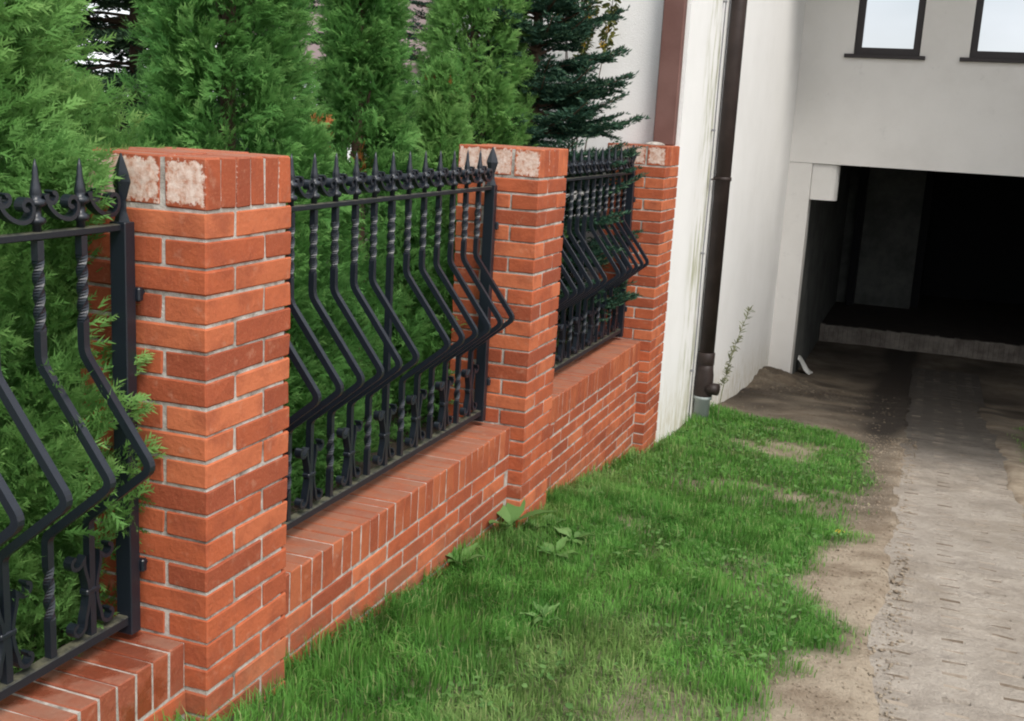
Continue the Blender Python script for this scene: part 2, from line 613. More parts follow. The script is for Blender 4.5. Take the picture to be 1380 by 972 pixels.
def vnoise(x, y, s, seed=0):
    """smooth value noise on arrays, -1..1"""
    x = np.asarray(x, float) * s
    y = np.asarray(y, float) * s
    xi, yi = np.floor(x).astype(int), np.floor(y).astype(int)
    fx, fy = x - xi, y - yi
    fx, fy = fx * fx * (3 - 2 * fx), fy * fy * (3 - 2 * fy)

    def h(a, b):
        n = np.sin(a * 127.1 + b * 311.7 + seed * 74.7) * 43758.5453
        return (n - np.floor(n)) * 2 - 1
    return (h(xi, yi) * (1 - fx) + h(xi + 1, yi) * fx) * (1 - fy) + (h(xi, yi + 1) * (1 - fx) + h(xi + 1, yi + 1) * fx) * fy


# ------------------------------------------------------------------ the ground
PY = [-60, -4, -3, 0, 0.5, 2.4, 3.8, 4.8, 6.45, 9, 10.9, 13, 60]
PZ = [-1.30, -1.36, -1.38, -1.47, -1.56, -1.71, -1.87, -1.98, -2.13, -2.44, -2.70, -2.78, -2.78]
FENCE_X = -0.20
Y1, Y2, Y3 = 0.0, 2.372, 4.736
HX = -0.01                # face of the house wall that continues the fence line
FY = 10.913               # garage front


def sstep(v, a, b):
    t_ = np.clip((v - a) / (b - a), 0, 1)
    return t_ * t_ * (3 - 2 * t_)


def lawn_mask(x, y):
    xb = np.interp(y, [-6, 0, 0.6, 0.9, 1.24, 1.45, 1.78, 2.15, 2.35, 2.93, 3.41, 4.87, 6.34, 8],
                   [1.08, 1.16, 1.26, 1.29, 1.28, 1.38, 1.50, 1.42, 1.30, 1.26, 1.42, 1.38, 1.36, 1.2])
    yb = np.interp(x, [-0.2, 0, 0.28, 0.79, 1.3], [7.55, 7.45, 7.15, 6.9, 6.45])
    n = 0.6 * vnoise(x, y, 2.7, 1) + 0.4 * vnoise(x, y, 7.3, 2)
    m = sstep(xb + 0.13 * n - x, -0.10, 0.16) * sstep(yb + 0.35 * n - y, -0.15, 0.25)
    bare = 0.55 * vnoise(x, y, 1.7, 5) + 0.45 * vnoise(x, y, 4.9, 6)
    m = m * (1 - 0.55 * sstep(bare, 0.28, 0.75) * sstep(x, 0.2, 0.6))
    for (bx, by, br, am) in ((0.98, 0.80, 0.22, 0.45), (0.75, 5.55, 0.20, 0.7), (0.36, 2.85, 0.10, 0.5), (1.05, 2.5, 0.12, 0.5), (1.22, 4.1, 0.12, 0.6)):
        d = np.hypot((x - bx), (y - by) * 0.6) + 0.14 * vnoise(x, y, 4.1, 21) + 0.09 * vnoise(x, y, 11, 22)
        m = m * (1 - am * sstep(br - d, -0.14, 0.14))
    mid = sstep(x, 2.38, 2.55) * sstep(3.25 - x, 0, 0.2) * sstep(8.6 + n - y, 0, 0.8)
    return np.maximum(m, mid * 0.9)


def ground_z(x, y):
    x = np.asarray(x, float)
    y = np.asarray(y, float)
    z = np.interp(y, PY, PZ)
    sp = 0.025 * vnoise(x, y, 3.1, 41) + 0.02 * vnoise(x, y, 9, 42) - 0.02
    road = sstep(x, 1.60 + sp, 1.66 + sp) * (1 - sstep(x, 2.24 + sp, 2.30 + sp)) + sstep(x, 3.28 + sp, 3.34 + sp) * (1 - sstep(x, 3.93 + sp, 3.99 + sp))
    ver = (np.exp(-((x - 1.56) / 0.12) ** 2) + np.exp(-((x - 2.36) / 0.12) ** 2)) * (y < 10.8)
    z = z + (0.014 * vnoise(x, y, 2.1, 9) + 0.007 * vnoise(x, y, 6.3, 10)) * (1 - road)
    z = z - 0.055 * road * (y < 12.6) + 0.016 * ver * (1 - road)
    mound = np.exp(-((x - 0.12) / 0.32) ** 2 - ((y - 10.35) / 0.75) ** 2)
    z = z + 0.17 * mound * (1 + 0.35 * vnoise(x, y, 6, 11))
    garden = sstep(-x, 0.17, 0.23) * (y < 5.3)
    garden = np.maximum(garden, sstep(-x, 1.75, 1.8))
    z = z * (1 - garden) + garden * (-1.30 + 0.03 * vnoise(x, y, 1.5, 4))
    return z


xs = np.unique(np.round(np.concatenate([np.linspace(-160, -8, 14), np.linspace(-8, -0.6, 20), np.arange(-0.6, 4.3, 0.03), np.linspace(4.5, 12, 12), np.linspace(12, 160, 14)]), 4))
ys = np.unique(np.round(np.concatenate([np.linspace(-160, -6, 12), np.linspace(-6, -1, 12), np.arange(-1, 11.3, 0.045), np.linspace(11.4, 20, 20), np.linspace(20, 220, 14)]), 4))
GX, GY = np.meshgrid(xs, ys)
GZ = ground_z(GX, GY)
nx, ny = len(xs), len(ys)
ii = np.arange(nx * ny).reshape(ny, nx)
F = np.stack([ii[:-1, :-1], ii[:-1, 1:], ii[1:, 1:], ii[1:, :-1]], -1).reshape(-1, 4)
hum_shade = sstep(GY + 0.5 * vnoise(GX, GY, 1.3, 19), 5.6, 8.4) * (0.72 + 0.28 * vnoise(GX, GY, 3, 12)) + sstep(-GX, 0.25, 0.4) * 0.9 + 0.55 * np.exp(-((GX - 1.42) / 0.2) ** 2) * sstep(GY, 3.3, 4.2)  # painted shade towards the garage, on top of dark garden earth
lawnv = lawn_mask(GX, GY) * (GX > -0.2) + (GX < -1.5) * 0.8 + (GX > 4.4) * 0.7
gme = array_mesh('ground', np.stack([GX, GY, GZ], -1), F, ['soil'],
                 {'lawn': np.clip(lawnv, 0, 1).ravel(), 'humus_shade': np.clip(hum_shade, 0, 1).ravel()}, smooth=True)
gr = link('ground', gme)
gr['kind'] = 'structure'
gr['label'] = 'sandy earth beside the lawn sloping down to the garage'

# concrete wheel tracks of slotted slabs
def slab_mesh(name, seed):
    rnd = random.Random(seed)
    W, Ln, th = 0.79, 0.985, 0.11
    cols = [0.105, 0.29, 0.475, 0.66]
    rows = [0.075 + 0.1195 * i for i in range(8)]
    sw, sh = 0.090, 0.036
    X = [0.0] + [c_ + s_ * sw / 2 for c_ in cols for s_ in (-1, 1)] + [W]
    Y = [0.0] + [r_ + s_ * sh / 2 for r_ in rows for s_ in (-1, 1)] + [Ln]
    mb = MB()
    vid = {}
    fill = []

    def v(x, y, z):
        k = (round(x, 5), round(y, 5), round(z, 5))
        if k not in vid:
            vid[k] = len(mb.v)
            mb.v.append((x, y, z))
        return vid[k]
    for i in range(len(X) - 1):
        for j in range(len(Y) - 1):
            hole = i % 2 == 1 and j % 2 == 1
            a = [(X[i], Y[j]), (X[i + 1], Y[j]), (X[i + 1], Y[j + 1]), (X[i], Y[j + 1])]
            if not hole:
                mb.f.append(tuple(v(x, y, 0) for x, y in a))
            else:
                d = -rnd.choice((0.0, 0.0, 0.0, 0.0, 0.001, 0.002, 0.004, 0.008, 0.014)) - 0.0006     # slots more or less filled with earth
                e = rnd.uniform(0.004, 0.010)
                bq = [(a[0][0] + e, a[0][1] + e), (a[1][0] - e, a[1][1] + e), (a[2][0] - e, a[2][1] - e), (a[3][0] + e, a[3][1] - e)]
                fill.append(len(mb.f))
                mb.f.append(tuple(v(x, y, d) for x, y in bq))
                for q in range(4):
                    r2 = (q + 1) % 4
                    mb.f.append((v(*a[q], 0), v(*a[r2], 0), v(*bq[r2], d), v(*bq[q], d)))
    # worn rounded skirt
    c = 0.012
    o = [(0, 0), (W, 0), (W, Ln), (0, Ln)]
    for q in range(4):
        r2 = (q + 1) % 4
        side = [p_ for p_ in ([(x, 0) for x in X] if q == 0 else [(W, y) for y in Y] if q == 1 else [(x, Ln) for x in reversed(X)] if q == 2 else [(0, y) for y in reversed(Y)])]
        for s_ in range(len(side) - 1):
            def outp(p_, z, k):
                x = p_[0] + (-k if p_[0] == 0 else k if p_[0] == W else 0)
                y = p_[1] + (-k if p_[1] == 0 else k if p_[1] == Ln else 0)
                return v(x, y, z)
            k1, k2 = side[s_], side[s_ + 1]
            mb.f.append((v(*k1, 0), outp(k1, -c, 0.006), outp(k2, -c, 0.006), v(*k2, 0)))
            mb.f.append((outp(k1, -c, 0.006), outp(k1, -th, 0.006), outp(k2, -th, 0.006), outp(k2, -c, 0.006)))
    # slight unevenness of the cast surface
    mb.v = [(x + (rnd.uniform(-.006, .006) if x < 0.001 else 0), y, z + (rnd.uniform(-0.0035, 0.002))) for x, y, z in mb.v]
    me_ = mb.mesh(name, 'concrete')
    me_.materials.append(MATS['slot_earth'])
    for q in fill:
        me_.polygons[q].material_index = 1
    return me_


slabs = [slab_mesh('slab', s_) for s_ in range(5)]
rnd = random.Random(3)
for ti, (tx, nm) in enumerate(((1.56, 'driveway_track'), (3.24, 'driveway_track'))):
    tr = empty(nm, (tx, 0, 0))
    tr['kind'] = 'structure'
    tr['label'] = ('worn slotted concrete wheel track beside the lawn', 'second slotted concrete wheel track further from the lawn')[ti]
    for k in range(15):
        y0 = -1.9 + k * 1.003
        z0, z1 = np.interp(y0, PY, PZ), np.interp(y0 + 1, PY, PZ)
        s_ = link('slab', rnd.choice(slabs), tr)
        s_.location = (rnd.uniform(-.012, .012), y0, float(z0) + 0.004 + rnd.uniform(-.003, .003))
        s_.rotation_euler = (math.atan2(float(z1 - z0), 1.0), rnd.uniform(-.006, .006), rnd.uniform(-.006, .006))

# ------------------------------------------------------------------ brick pillars and low walls
CH, J0 = 0.06855, 0.1258                 # course height, depth of the first bed joint
rb = random.Random(11)


def brick_set(name, lx, ly, lz, mat, n=4, c=0.0028):
    return [MB().cbox(-lx / 2, lx / 2, -ly / 2, ly / 2, -lz / 2, lz / 2, c, rb, 0.0013).mesh(name, mat) for _ in range(n)]


BS = brick_set('brick', 0.25, 0.12, 0.0605, 'brick', 6)
BH = brick_set('brick', 0.12, 0.12, 0.0605, 'brick', 4)
CS = brick_set('cap_brick', 0.25, 0.0578, 0.121, 'cap_brick', 3)
CHF = brick_set('cap_brick', 0.12, 0.0578, 0.121, 'cap_brick', 3)
KB = brick_set('coping_brick', 0.25, 0.0580, 0.1285, 'coping_brick', 6)
KW = brick_set('coping_brick', 0.25, 0.0580, 0.1285, 'wet_coping_brick', 6)


def brick(me, name, parent, x, y, z, rz=0.0, s=1.0):
    o = link(name, me, parent)
    o.location = (x + rb.uniform(-.0012, .0012), y + rb.uniform(-.0012, .0012), z + rb.uniform(-.001, .001))
    o.rotation_euler = (rb.uniform(-.006, .006), rb.uniform(-.006, .006), rz + rb.uniform(-.006, .006))
    if s != 1.0:
        o.scale = (s, 1, 1)
    return o


def pillar(y0, base_z, label):
    P = empty('brick_pillar', (-0.19, y0 + 0.19, base_z))
    tag(P, label, 'brick pillar', 'brick pillars of the fence')
    ox, oy, oz = 0.19, -0.19, -base_z        # to pillar coordinates: x -0.38..0, y 0..0.38, z down from 0

    def put(me, nm, x0, x1, y0_, y1, z0, z1, rz=0):
        return brick(me, nm, P, (x0 + x1) / 2 + ox, (y0_ + y1) / 2 + oy, (z0 + z1) / 2 + oz, rz)
    for i in range(6):
        ya = i * 0.0633 + 0.0016
        for (xa, xb, S, hl) in ((-0.12, 0, CHF, 0.06), (-0.38, -0.13, CS, 0.125)):
            o = put(rb.choice(S), 'cap_brick', xa, xb, ya, ya + 0.0588, -0.121, 0)
            o['half_length'] = hl
    k = 0
    h2 = math.pi / 2
    while True:
        zt = -(J0 + CH * k) - 0.004
        zb = zt - 0.0605
        if zt < base_z + 0.02:
            break
        A = [(-.25, 0, 0, .12, 0), (-.12, 0, .13, .38, 1), (-.38, -.13, .26, .38, 0), (-.38, -.26, 0, .25, 1)]
        B = [(-.12, 0, 0, .25, 1), (-.38, -.13, 0, .12, 0), (-.38, -.26, .13, .38, 1), (-.25, 0, .26, .38, 0)]
        for (xa, xb, ya, yb, rot) in (A if k % 2 == 0 else B):
            put(rb.choice(BS), 'brick', xa, xb, ya, yb, zb, zt, (h2 if rot else 0) + rb.choice((0, math.pi)))
        k += 1
    # mortar core; on the far side the joints have weathered out
    mb = MB()
    mb.box(-0.3755 + ox, -0.0045 + ox, 0.0045 + oy, 0.355 + oy, 0, -0.0055 + oz)
    mb.build('mortar', 'mortar', P)
    return P


def wall(ya, yb, base_z, label, wet=False):
    W = empty('brick_wall', (-0.19, (ya + yb) / 2, base_z))
    tag(W, label, 'brick wall', 'low brick walls between the pillars')
    ox, oy, oz = 0.19, -(ya + yb) / 2, -base_z
    top = -(J0 + CH * 16) - 0.004
    n = round((yb - ya) / 0.0645)
    pt = (yb - ya) / n
    for i in range(n):
        brick(rb.choice(KW if wet else KB), 'coping_brick', W, -0.19 + ox, ya + pt * (i + 0.5) + oy, top - 0.06425 + oz + rb.uniform(-.002, .002), 0)
    k = 18
    while True:
        zt = -(J0 + CH * k) - 0.004
        if zt < base_z + 0.03:
            break
        y = ya + 0.004
        off = (0.0, 0.13)[k % 2]
        seq = []
        if off:
            seq.append(0.12)
        while True:
            used = sum(seq) + 0.01 * len(seq)
            rem = yb - ya - 0.006 - used
            if rem < 0.06:
                break
            seq.append(0.25 if rem >= 0.25 else rem)
        for ln in seq:
            me = rb.choice(BS if ln > 0.2 else BH)
            s_ = ln / (0.25 if ln > 0.2 else 0.12)
            brick(me, 'brick', W, -0.125 + ox, y + ln / 2 + oy, zt - 0.03025 + oz, math.pi / 2, s_)
            y += ln + 0.01
        k += 1
    mb = MB()
    mb.box(-0.312 + ox, -0.0685 + ox, ya + 0.001 + oy, yb - 0.001 + oy, 0, top - 0.004 + oz)
    mb.build('mortar', 'mortar', W)
    return W


pillar(Y1, -1.70, 'nearest orange brick pillar with two pale rough cap bricks, front left')
pillar(Y2, -1.90, 'middle orange brick pillar between the two further railing panels')
pillar(Y3, -2.12, 'farthest orange brick pillar, against the white house wall')
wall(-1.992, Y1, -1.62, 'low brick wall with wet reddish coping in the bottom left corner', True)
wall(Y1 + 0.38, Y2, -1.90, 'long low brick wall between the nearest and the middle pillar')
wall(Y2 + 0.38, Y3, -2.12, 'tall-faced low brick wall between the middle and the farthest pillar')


# ------------------------------------------------------------------ wrought iron panels
def arc_pts(cy, cz, r0, r1, a0, a1, n):
    return [(0, cy + (r0 + (r1 - r0) * i / n) * math.cos(a0 + (a1 - a0) * i / n), cz + (r0 + (r1 - r0) * i / n) * math.sin(a0 + (a1 - a0) * i / n)) for i in range(n + 1)]


def bez(p0, p1, p2, p3, n):
    o = []
    for i in range(1, n):
        t_ = i / n
        o.append(tuple((1 - t_) ** 3 * a + 3 * (1 - t_) ** 2 * t_ * b_ + 3 * (1 - t_) * t_ * t_ * c_ + t_ ** 3 * d for a, b_, c_, d in zip(p0, p1, p2, p3)))
    return o


def iron_panel():
    Z0 = -1.2265
    P = empty('iron_railing', (FENCE_X, 0, Z0))
    H = 0.946
    S = 0.1345

    def z(v):
        return v - Z0
    # end posts with leaf-shaped tips
    for sg in (-1, 1):
        po = MB().cbox(-0.023, 0.023, sg * H - 0.018, sg * H + 0.018, z(-1.205), z(-0.16), 0.002).build('post', 'iron', P)
        prof = [(0.023, -0.16), (0.014, -0.135), (0.013, -0.11), (0.027, -0.065), (0.021, -0.045), (0.011, -0.02), (0.002, 0.0)]
        mb = MB()
        vs, fs = [], []
        for (r_, zz) in prof:
            vs += [(-r_, sg * H, z(zz)), (0, sg * H - r_ * 0.45, z(zz)), (r_, sg * H, z(zz)), (0, sg * H + r_ * 0.45, z(zz))]
        for i in range(len(prof) - 1):
            for q in range(4):
                fs.append((i * 4 + q, i * 4 + (q + 1) % 4, i * 4 + 4 + (q + 1) % 4, i * 4 + 4 + q))
        mb.add(vs, fs).build('leaf_tip', 'iron', po)
        for zz in (-0.335, -1.03):                                   # fixings let into the pillar
            mb = MB()
            mb.sweep([(0.012, sg * (H + 0.015), z(zz)), (0.012, sg * (H + 0.06), z(zz))], 0.009, 0.009, (0, 0, 1), seg=8)
            mb.cbox(-0.008, 0.032, sg * (H + 0.027) - 0.009, sg * (H + 0.027) + 0.009, z(zz) - 0.017, z(zz) + 0.017, 0.004)
            mb.build('bracket', 'iron', po)
    MB().cbox(-0.013, 0.013, -H + 0.0185, H - 0.0185, z(-0.180), z(-0.164), 0.002).build('top_rail', 'iron_rail', P)
    MB().cbox(-0.016, 0.016, -H + 0.0185, H - 0.0185, z(-1.178), z(-1.152), 0.003).build('bottom_rail', 'iron_rail', P)

    # one bent bar
    def bar_mesh(straight, low_twist, w=0.0094):
        pts, tw = [], []
        a = 0.0
        for i in range(0, 4):
            pts.append((0, 0, -0.182 - 0.012 * i)); tw.append(0)
        nseg = 22
        for i in range(nseg + 1):
            pts.append((0, 0, -0.225 - 0.155 * i / nseg)); tw.append(2 * math.pi * 1.0 * i / nseg)
        if straight:
            pts.append((0, 0, -0.9)); tw.append(2 * math.pi)
        else:
            corner = [((0, 0, -0.40), (0, 0, -0.452), (0.185, 0, -0.70)), ((0, 0, -0.452), (0.187, 0, -0.702), (0, 0, -0.855)), ((0.187, 0, -0.702), (0, 0, -0.855), (0, 0, -1.15))]
            for (A_, B_, D_), rad in zip(corner, (0.02, 0.026, 0.018)):
                A_, B_, D_ = Vector(A_), Vector(B_), Vector(D_)
                p0 = B_ + (A_ - B_).normalized() * rad
                p2 = B_ + (D_ - B_).normalized() * rad
                for k_ in range(6):
                    t_ = k_ / 5
                    pts.append(tuple(p0 * (1 - t_) ** 2 + B_ * 2 * t_ * (1 - t_) + p2 * t_ * t_)); tw.append(2 * math.pi)
        if low_twist:
            for i in range(17):
                pts.append((0, 0, -0.93 - 0.13 * i / 16)); tw.append(2 * math.pi + math.pi * 1.5 * i / 16)
            pts.append((0, 0, -1.153)); tw.append(2 * math.pi + math.pi * 1.5)
        else:
            pts.append((0, 0, -1.153)); tw.append(2 * math.pi)
        mb = MB().sweep([(x, y, z(zz)) for x, y, zz in pts], w, w, (0, 1, 0), tw)
        return mb.mesh('bar', 'iron')
    bent, bent_tw, stra = bar_mesh(False, False), bar_mesh(False, True), bar_mesh(True, False, 0.0105)
    prof = [(0.0095, -0.1635), (0.0095, -0.150), (0.018, -0.146), (0.0205, -0.140), (0.018, -0.134), (0.0105, -0.130), (0.0105, -0.112), (0.019, -0.108), (0.022, -0.102),
            (0.019, -0.096), (0.0110, -0.092), (0.0135, -0.084), (0.0105, -0.068), (0.0070, -0.048), (0.0055, -0.028), (0.001, -0.010)]
    spear = MB().lathe([(r_, z(zz)) for r_, zz in prof], 8).mesh('spear_point', 'iron', True)
    collar = MB().cbox(-0.013, 0.013, -0.024, 0.024, z(-1.043), z(-1.029), 0.003).mesh('collar', 'iron')

    # strap scroll in each bay of the crest, strap scrolls beside every second bar
    def strap(pts, w=0.0115, th=0.0048):
        return MB().sweep([(0, y, z(zz)) for _, y, zz in pts], w, th, (1, 0, 0))
    cl, crr = (0.040, -0.088), (S - 0.036, -0.108)
    a = arc_pts(cl[0], cl[1], 0.005, 0.0205, math.pi * 2.6, math.pi * 0.95, 14)
    b_ = arc_pts(crr[0], crr[1], 0.0145, 0.004, math.pi * 0.05, -math.pi * 1.6 + math.pi * 0.0, 14)
    b_ = arc_pts(crr[0], crr[1], 0.0185, 0.005, 0.0, math.pi * 1.7, 14)
    mid = bez(a[-1], (0, a[-1][1] + 0.002, a[-1][2] - 0.05), (0, b_[0][1] + 0.004, b_[0][2] - 0.062), b_[0], 12)
    crest = strap(a + mid + b_).mesh('crest_scroll', 'iron')
    scr = []
    for sg in (-1, 1):
        up = arc_pts(sg * 0.056, -0.945, 0.006, 0.027, math.pi * (2.5 if sg > 0 else -1.5), math.pi * (1.0 if sg > 0 else 0.0), 12)
        dn = arc_pts(sg * 0.054, -1.114, 0.026, 0.006, math.pi * (1.0 if sg > 0 else 0.0), math.pi * (2.5 if sg > 0 else -1.5), 12)
        m1 = bez(up[-1], (0, sg * 0.030, -0.985), (0, sg * 0.0125, -1.0), (0, sg * 0.0128, -1.036), 8)
        m2 = bez((0, sg * 0.0128, -1.036), (0, sg * 0.0125, -1.075), (0, sg * 0.026, -1.09), dn[0], 8)
        scr.append(strap(up + m1 + [(0, sg * 0.0128, -1.036)] + m2 + dn).mesh('scroll', 'iron'))
    for k in range(-6, 7):
        y = k * S
        bo = link('bar', stra if k == 0 else (bent_tw if k % 2 else bent), P)
        bo.location = (0, y, 0)
        so = link('spear_point', spear, bo)
        so.rotation_euler = (0, 0, 0)
        if k % 2 == 0:
            link('collar', collar, bo)
            for q in scr:
                so = link('scroll', q, P)
                so.location = (0, y, 0)
    for k in range(-7, 7):
        so = link('crest_scroll', crest, P)
        so.location = (0, k * S, 0)
        if k == -7:
            so.location = (0, -H + 0.005, 0)
            so.scale = (1, (H - 6 * S) / S * 1.0, 1)
        if k == 6:
            so.scale = (1, (H - 6 * S) / S * 0.97, 1)
    return P


pan = iron_panel()
lab = ['black wrought iron railing left of the nearest pillar, thuja poking through it',
       'black wrought iron railing between the nearest and the middle pillar',
       'far black wrought iron railing before the fir, reaching the farthest pillar']
for k, cy in enumerate((-0.996, 1.376, 3.744)):
    o = pan if k == 0 else copy_tree(pan)
    o.location = (FENCE_X, cy, -1.2265)
    if k == 2:
        o.scale = (1, 0.995, 1)
    tag(o, lab[k], 'railing', 'wrought iron fence panels')

# ------------------------------------------------------------------ the house
H0 = empty('house', (HX, FY, -2.72))
tag(H0, 'white rendered house with garage opening and grey front under the windows', 'house')


def hpart(mb, name, mat, parent=None, label=None):
    o = mb.build(name, mat)
    o.parent = parent or H0
    o.matrix_parent_inverse = (parent or H0).matrix_basis.inverted() if (parent is None) else Matrix()
    if label:
        o['label'] = label
    return o


EV = 3.3
hpart(MB().box(HX - 0.30, HX, 5.14, FY, -3.1, EV), 'side_wall', 'white_render', label='white side wall with green streaks beside the downpipe')
hpart(MB().box(-1.75, HX - 0.30, 5.14, 5.44, -2.2, EV), 'end_wall', 'white_render')
hpart(MB().box(-1.75, -1.45, 5.44, 17.6, -2.2, EV), 'garden_wall', 'white_render')
XR = 6.2
mb = MB()
mb.box(HX - 0.30, XR, FY, FY + 0.28, -0.2, 0.985)                       # below the windows
W1, W2 = (0.545, 1.225), (1.715, 3.0)
mb.box(HX - 0.30, W1[0], FY, FY + 0.28, 0.985, 2.35)
mb.box(W1[1], W2[0], FY, FY + 0.28, 0.985, 2.35)
mb.box(W2[1], XR, FY, FY + 0.28, 0.985, 2.35)
mb.box(HX - 0.30, XR, FY, FY + 0.28, 2.35, EV)
hpart(mb, 'front_wall', 'grey_render')
hpart(MB().box(HX - 0.30, 0.245, FY + 0.004, FY + 0.26, -3.1, -0.2035), 'garage_pier', 'grey_render')
hpart(MB().box(5.4, XR, FY + 0.004, FY + 0.26, -3.1, -0.2035), 'garage_pier', 'grey_render')
for (a, b_) in (W1, W2):
    wi = MB()
    fr = 0.075
    y0, y1 = FY + 0.06, FY + 0.13
    wi.box(a, a + fr, y0, y1, 0.985, 2.35).box(b_ - fr, b_, y0, y1, 0.985, 2.35)
    wi.box(a + fr, b_ - fr, y0, y1, 0.985, 0.985 + fr).box(a + fr, b_ - fr, y0, y1, 2.35 - fr, 2.35)
    wo = hpart(wi, 'window', 'dark_brown_frame')
    pn = MB().box(a + fr - .004, b_ - fr + .004, y0 + 0.03, y0 + 0.038, 0.985 + fr - .004, 2.35 - fr + .004).build('pane', 'window_pane', wo)
    MB().cbox(a - 0.09, b_ + 0.06, FY - 0.05, FY + 0.06, 0.945, 0.984, 0.004).build('sill', 'dark_brown_frame', wo)
# unseen wall added along the other side of the drive to shade it
hpart(MB().box(4.25, 4.55, 4.6, FY - 0.002, -3.1, EV + 0.6).box(4.55, XR + 2, 4.6, 4.9, -3.1, EV + 0.6), 'shade_wall', 'grey_render')
# inside of the garage
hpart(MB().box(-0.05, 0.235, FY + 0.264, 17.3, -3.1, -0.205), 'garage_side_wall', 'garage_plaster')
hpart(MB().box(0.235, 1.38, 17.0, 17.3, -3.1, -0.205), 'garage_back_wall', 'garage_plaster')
hpart(MB().box(1.38, XR, 19.0, 19.3, -3.1, -0.205), 'garage_back_wall', 'unlit_dark')
hpart(MB().box(1.38, 1.5, 17.3, 19.0, -3.1, -0.205), 'garage_inner_wall', 'unlit_dark')
hpart(MB().box(XR - 0.3, XR, FY + 0.264, 19.3, -3.1, -0.205), 'garage_side_wall', 'unlit_dark')
hpart(MB().box(-0.05, XR, FY + 0.284, 19.3, -0.2, 0.0), 'garage_ceiling', 'unlit_dark')
hpart(MB().box(0.4, 0.52, 16.7, 16.995, -2.7, -0.205), 'dark_pillar', 'unlit_dark')
# pale rounded box under the beam beside the pier
pr_ = [(0.249, FY + 0.03), (0.46, FY + 0.03), (0.505, FY + 0.045), (0.53, FY + 0.085), (0.535, FY + 0.16), (0.53, FY + 0.25), (0.249, FY + 0.25)]
mb = MB()
n = len(pr_)
mb.add([(x, y, zz) for zz in (-0.60, -0.206) for x, y in pr_], [tuple(reversed(range(n))), tuple(range(n, 2 * n))] + [(i, (i + 1) % n, n + (i + 1) % n, n + i) for i in range(n)])
hpart(mb, 'roller_box', 'grey_render', label='pale rounded box hanging under the beam at the garage pier')
# eaves and roof, the last box covering the unseen added wing
hpart(MB().box(-2.2, 0.35, 4.65, FY - 0.5, EV + 0.01, EV + 0.16).box(-2.2, XR, FY - 0.5, 18.0, EV + 0.01, EV + 0.16).box(3.85, XR + 2.4, 4.2, FY - 0.5, EV + 0.61, EV + 0.76), 'eaves', 'dark_brown_frame')
hpart(MB().box(0.3, 4.246, FY - 1.9, FY - 0.003, 3.05, 3.22), 'shade_slab', 'grey_render')  # unseen slab added overhead to darken the drive and the front
# raised garage floor with a brick edge
gf = MB().box(0.236, XR - 0.301, 14.45, 18.995, -2.9, -2.565).build('garage_floor', 'dark_dirt_floor')
gf['kind'] = 'structure'
gf['label'] = 'raised dirt floor at the back of the garage'
ke = MB().mesh
edge = empty('floor_edge', (0.24, 14.4, -2.80))
tag(edge, 'row of upright pale bricks edging the raised garage floor', 'brick edging')
eb = brick_set('edge_brick', 0.0641, 0.09, 0.33, 'edge_stone', 3)
for i in range(int((XR - 0.301 - 0.24) / 0.0645)):
    o = link('edge_brick', eb[i % 3], edge)
    o.location = (0.036 + 0.0645 * i, rb.uniform(-.004, .004), 0.095 + rb.uniform(-.008, .008))
# crumpled pale sheet just inside the pier
mb = MB()
vs = []
for i in range(7):
    for j in range(6):
        u, v_ = i / 6, j / 5
        vs.append((0.26 + 0.17 * u, 11.55 + 0.25 * v_, -2.735 + 0.22 * max(0, (1 - u) - 0.3 * abs(v_ - 0.4)) + 0.02 * math.sin(9 * u + 7 * v_)))
fs = [(i * 6 + j, (i + 1) * 6 + j, (i + 1) * 6 + j + 1, i * 6 + j + 1) for i in range(6) for j in range(5)]
mb.add(vs, fs)
so = mb.build('sheet', 'white_cloth', None, True)
sm = so.modifiers.new('thick', 'SOLIDIFY')
sm.thickness = 0.012
tag(so, 'crumpled pale sheet on the floor behind the garage pier', 'sheet')

# downpipe, its cable, the brown post
D = empty('downpipe', (0.062, 6.42, -2.16))
tag(D, 'dark brown downpipe on the white side wall, grey socket at its foot', 'downpipe')


def dpart(mb, name, mat, label=None, smooth=True):
    o = mb.build(name, mat, D, smooth)
    if label:
        o['label'] = label
    return o


dpart(MB().lathe([(0.058, 0.52), (0.058, 5.4)], 20), 'pipe', 'brown_pipe')
dpart(MB().lathe([(0.061, 0.48), (0.066, 0.485), (0.066, 0.575), (0.061, 0.58)], 20), 'joint_ring', 'brown_pipe')
lo = dpart(MB().lathe([(0.062, 0.21), (0.071, 0.215), (0.073, 0.25), (0.071, 0.40), (0.064, 0.44), (0.062, 0.50)], 20), 'clean_out', 'brown_pipe')
mb = MB().sweep([(0.03, -0.02, 0.30), (0.12, -0.03, 0.30)], 0.047, 0.055, (0, 0, 1), seg=16)
mb.build('clean_out_cap', 'brown_pipe', lo, True)
dpart(MB().lathe([(0.060, -0.05), (0.060, 0.205), (0.072, 0.208), (0.072, 0.245), (0.055, 0.247)], 20), 'socket', 'grey_plastic', 'pale grey plastic socket pipe standing in the grass')
for zz in (1.9, 3.9):
    mb = MB().lathe([(0.060, zz), (0.065, zz + 0.002), (0.065, zz + 0.028), (0.060, zz + 0.03)], 16)
    mb.box(-0.075, -0.05, -0.01, 0.01, zz + 0.005, zz + 0.025)
    mb.sweep([(-0.02, -0.05, zz + 0.015), (-0.045, -0.25, zz + 0.015)], 0.006, 0.006, (0, 0, 1), seg=6)
    dpart(mb, 'bracket', 'brown_pipe')
cb = empty('conductor_cable', (0.008, 6.17, -2.14))
tag(cb, 'thin grey conductor cable running up the white wall left of the downpipe', 'cable')
rr = random.Random(5)
pts = [(0.002 + rr.uniform(0, .004), rr.uniform(-.012, .012), 0.45 * i) for i in range(13)]
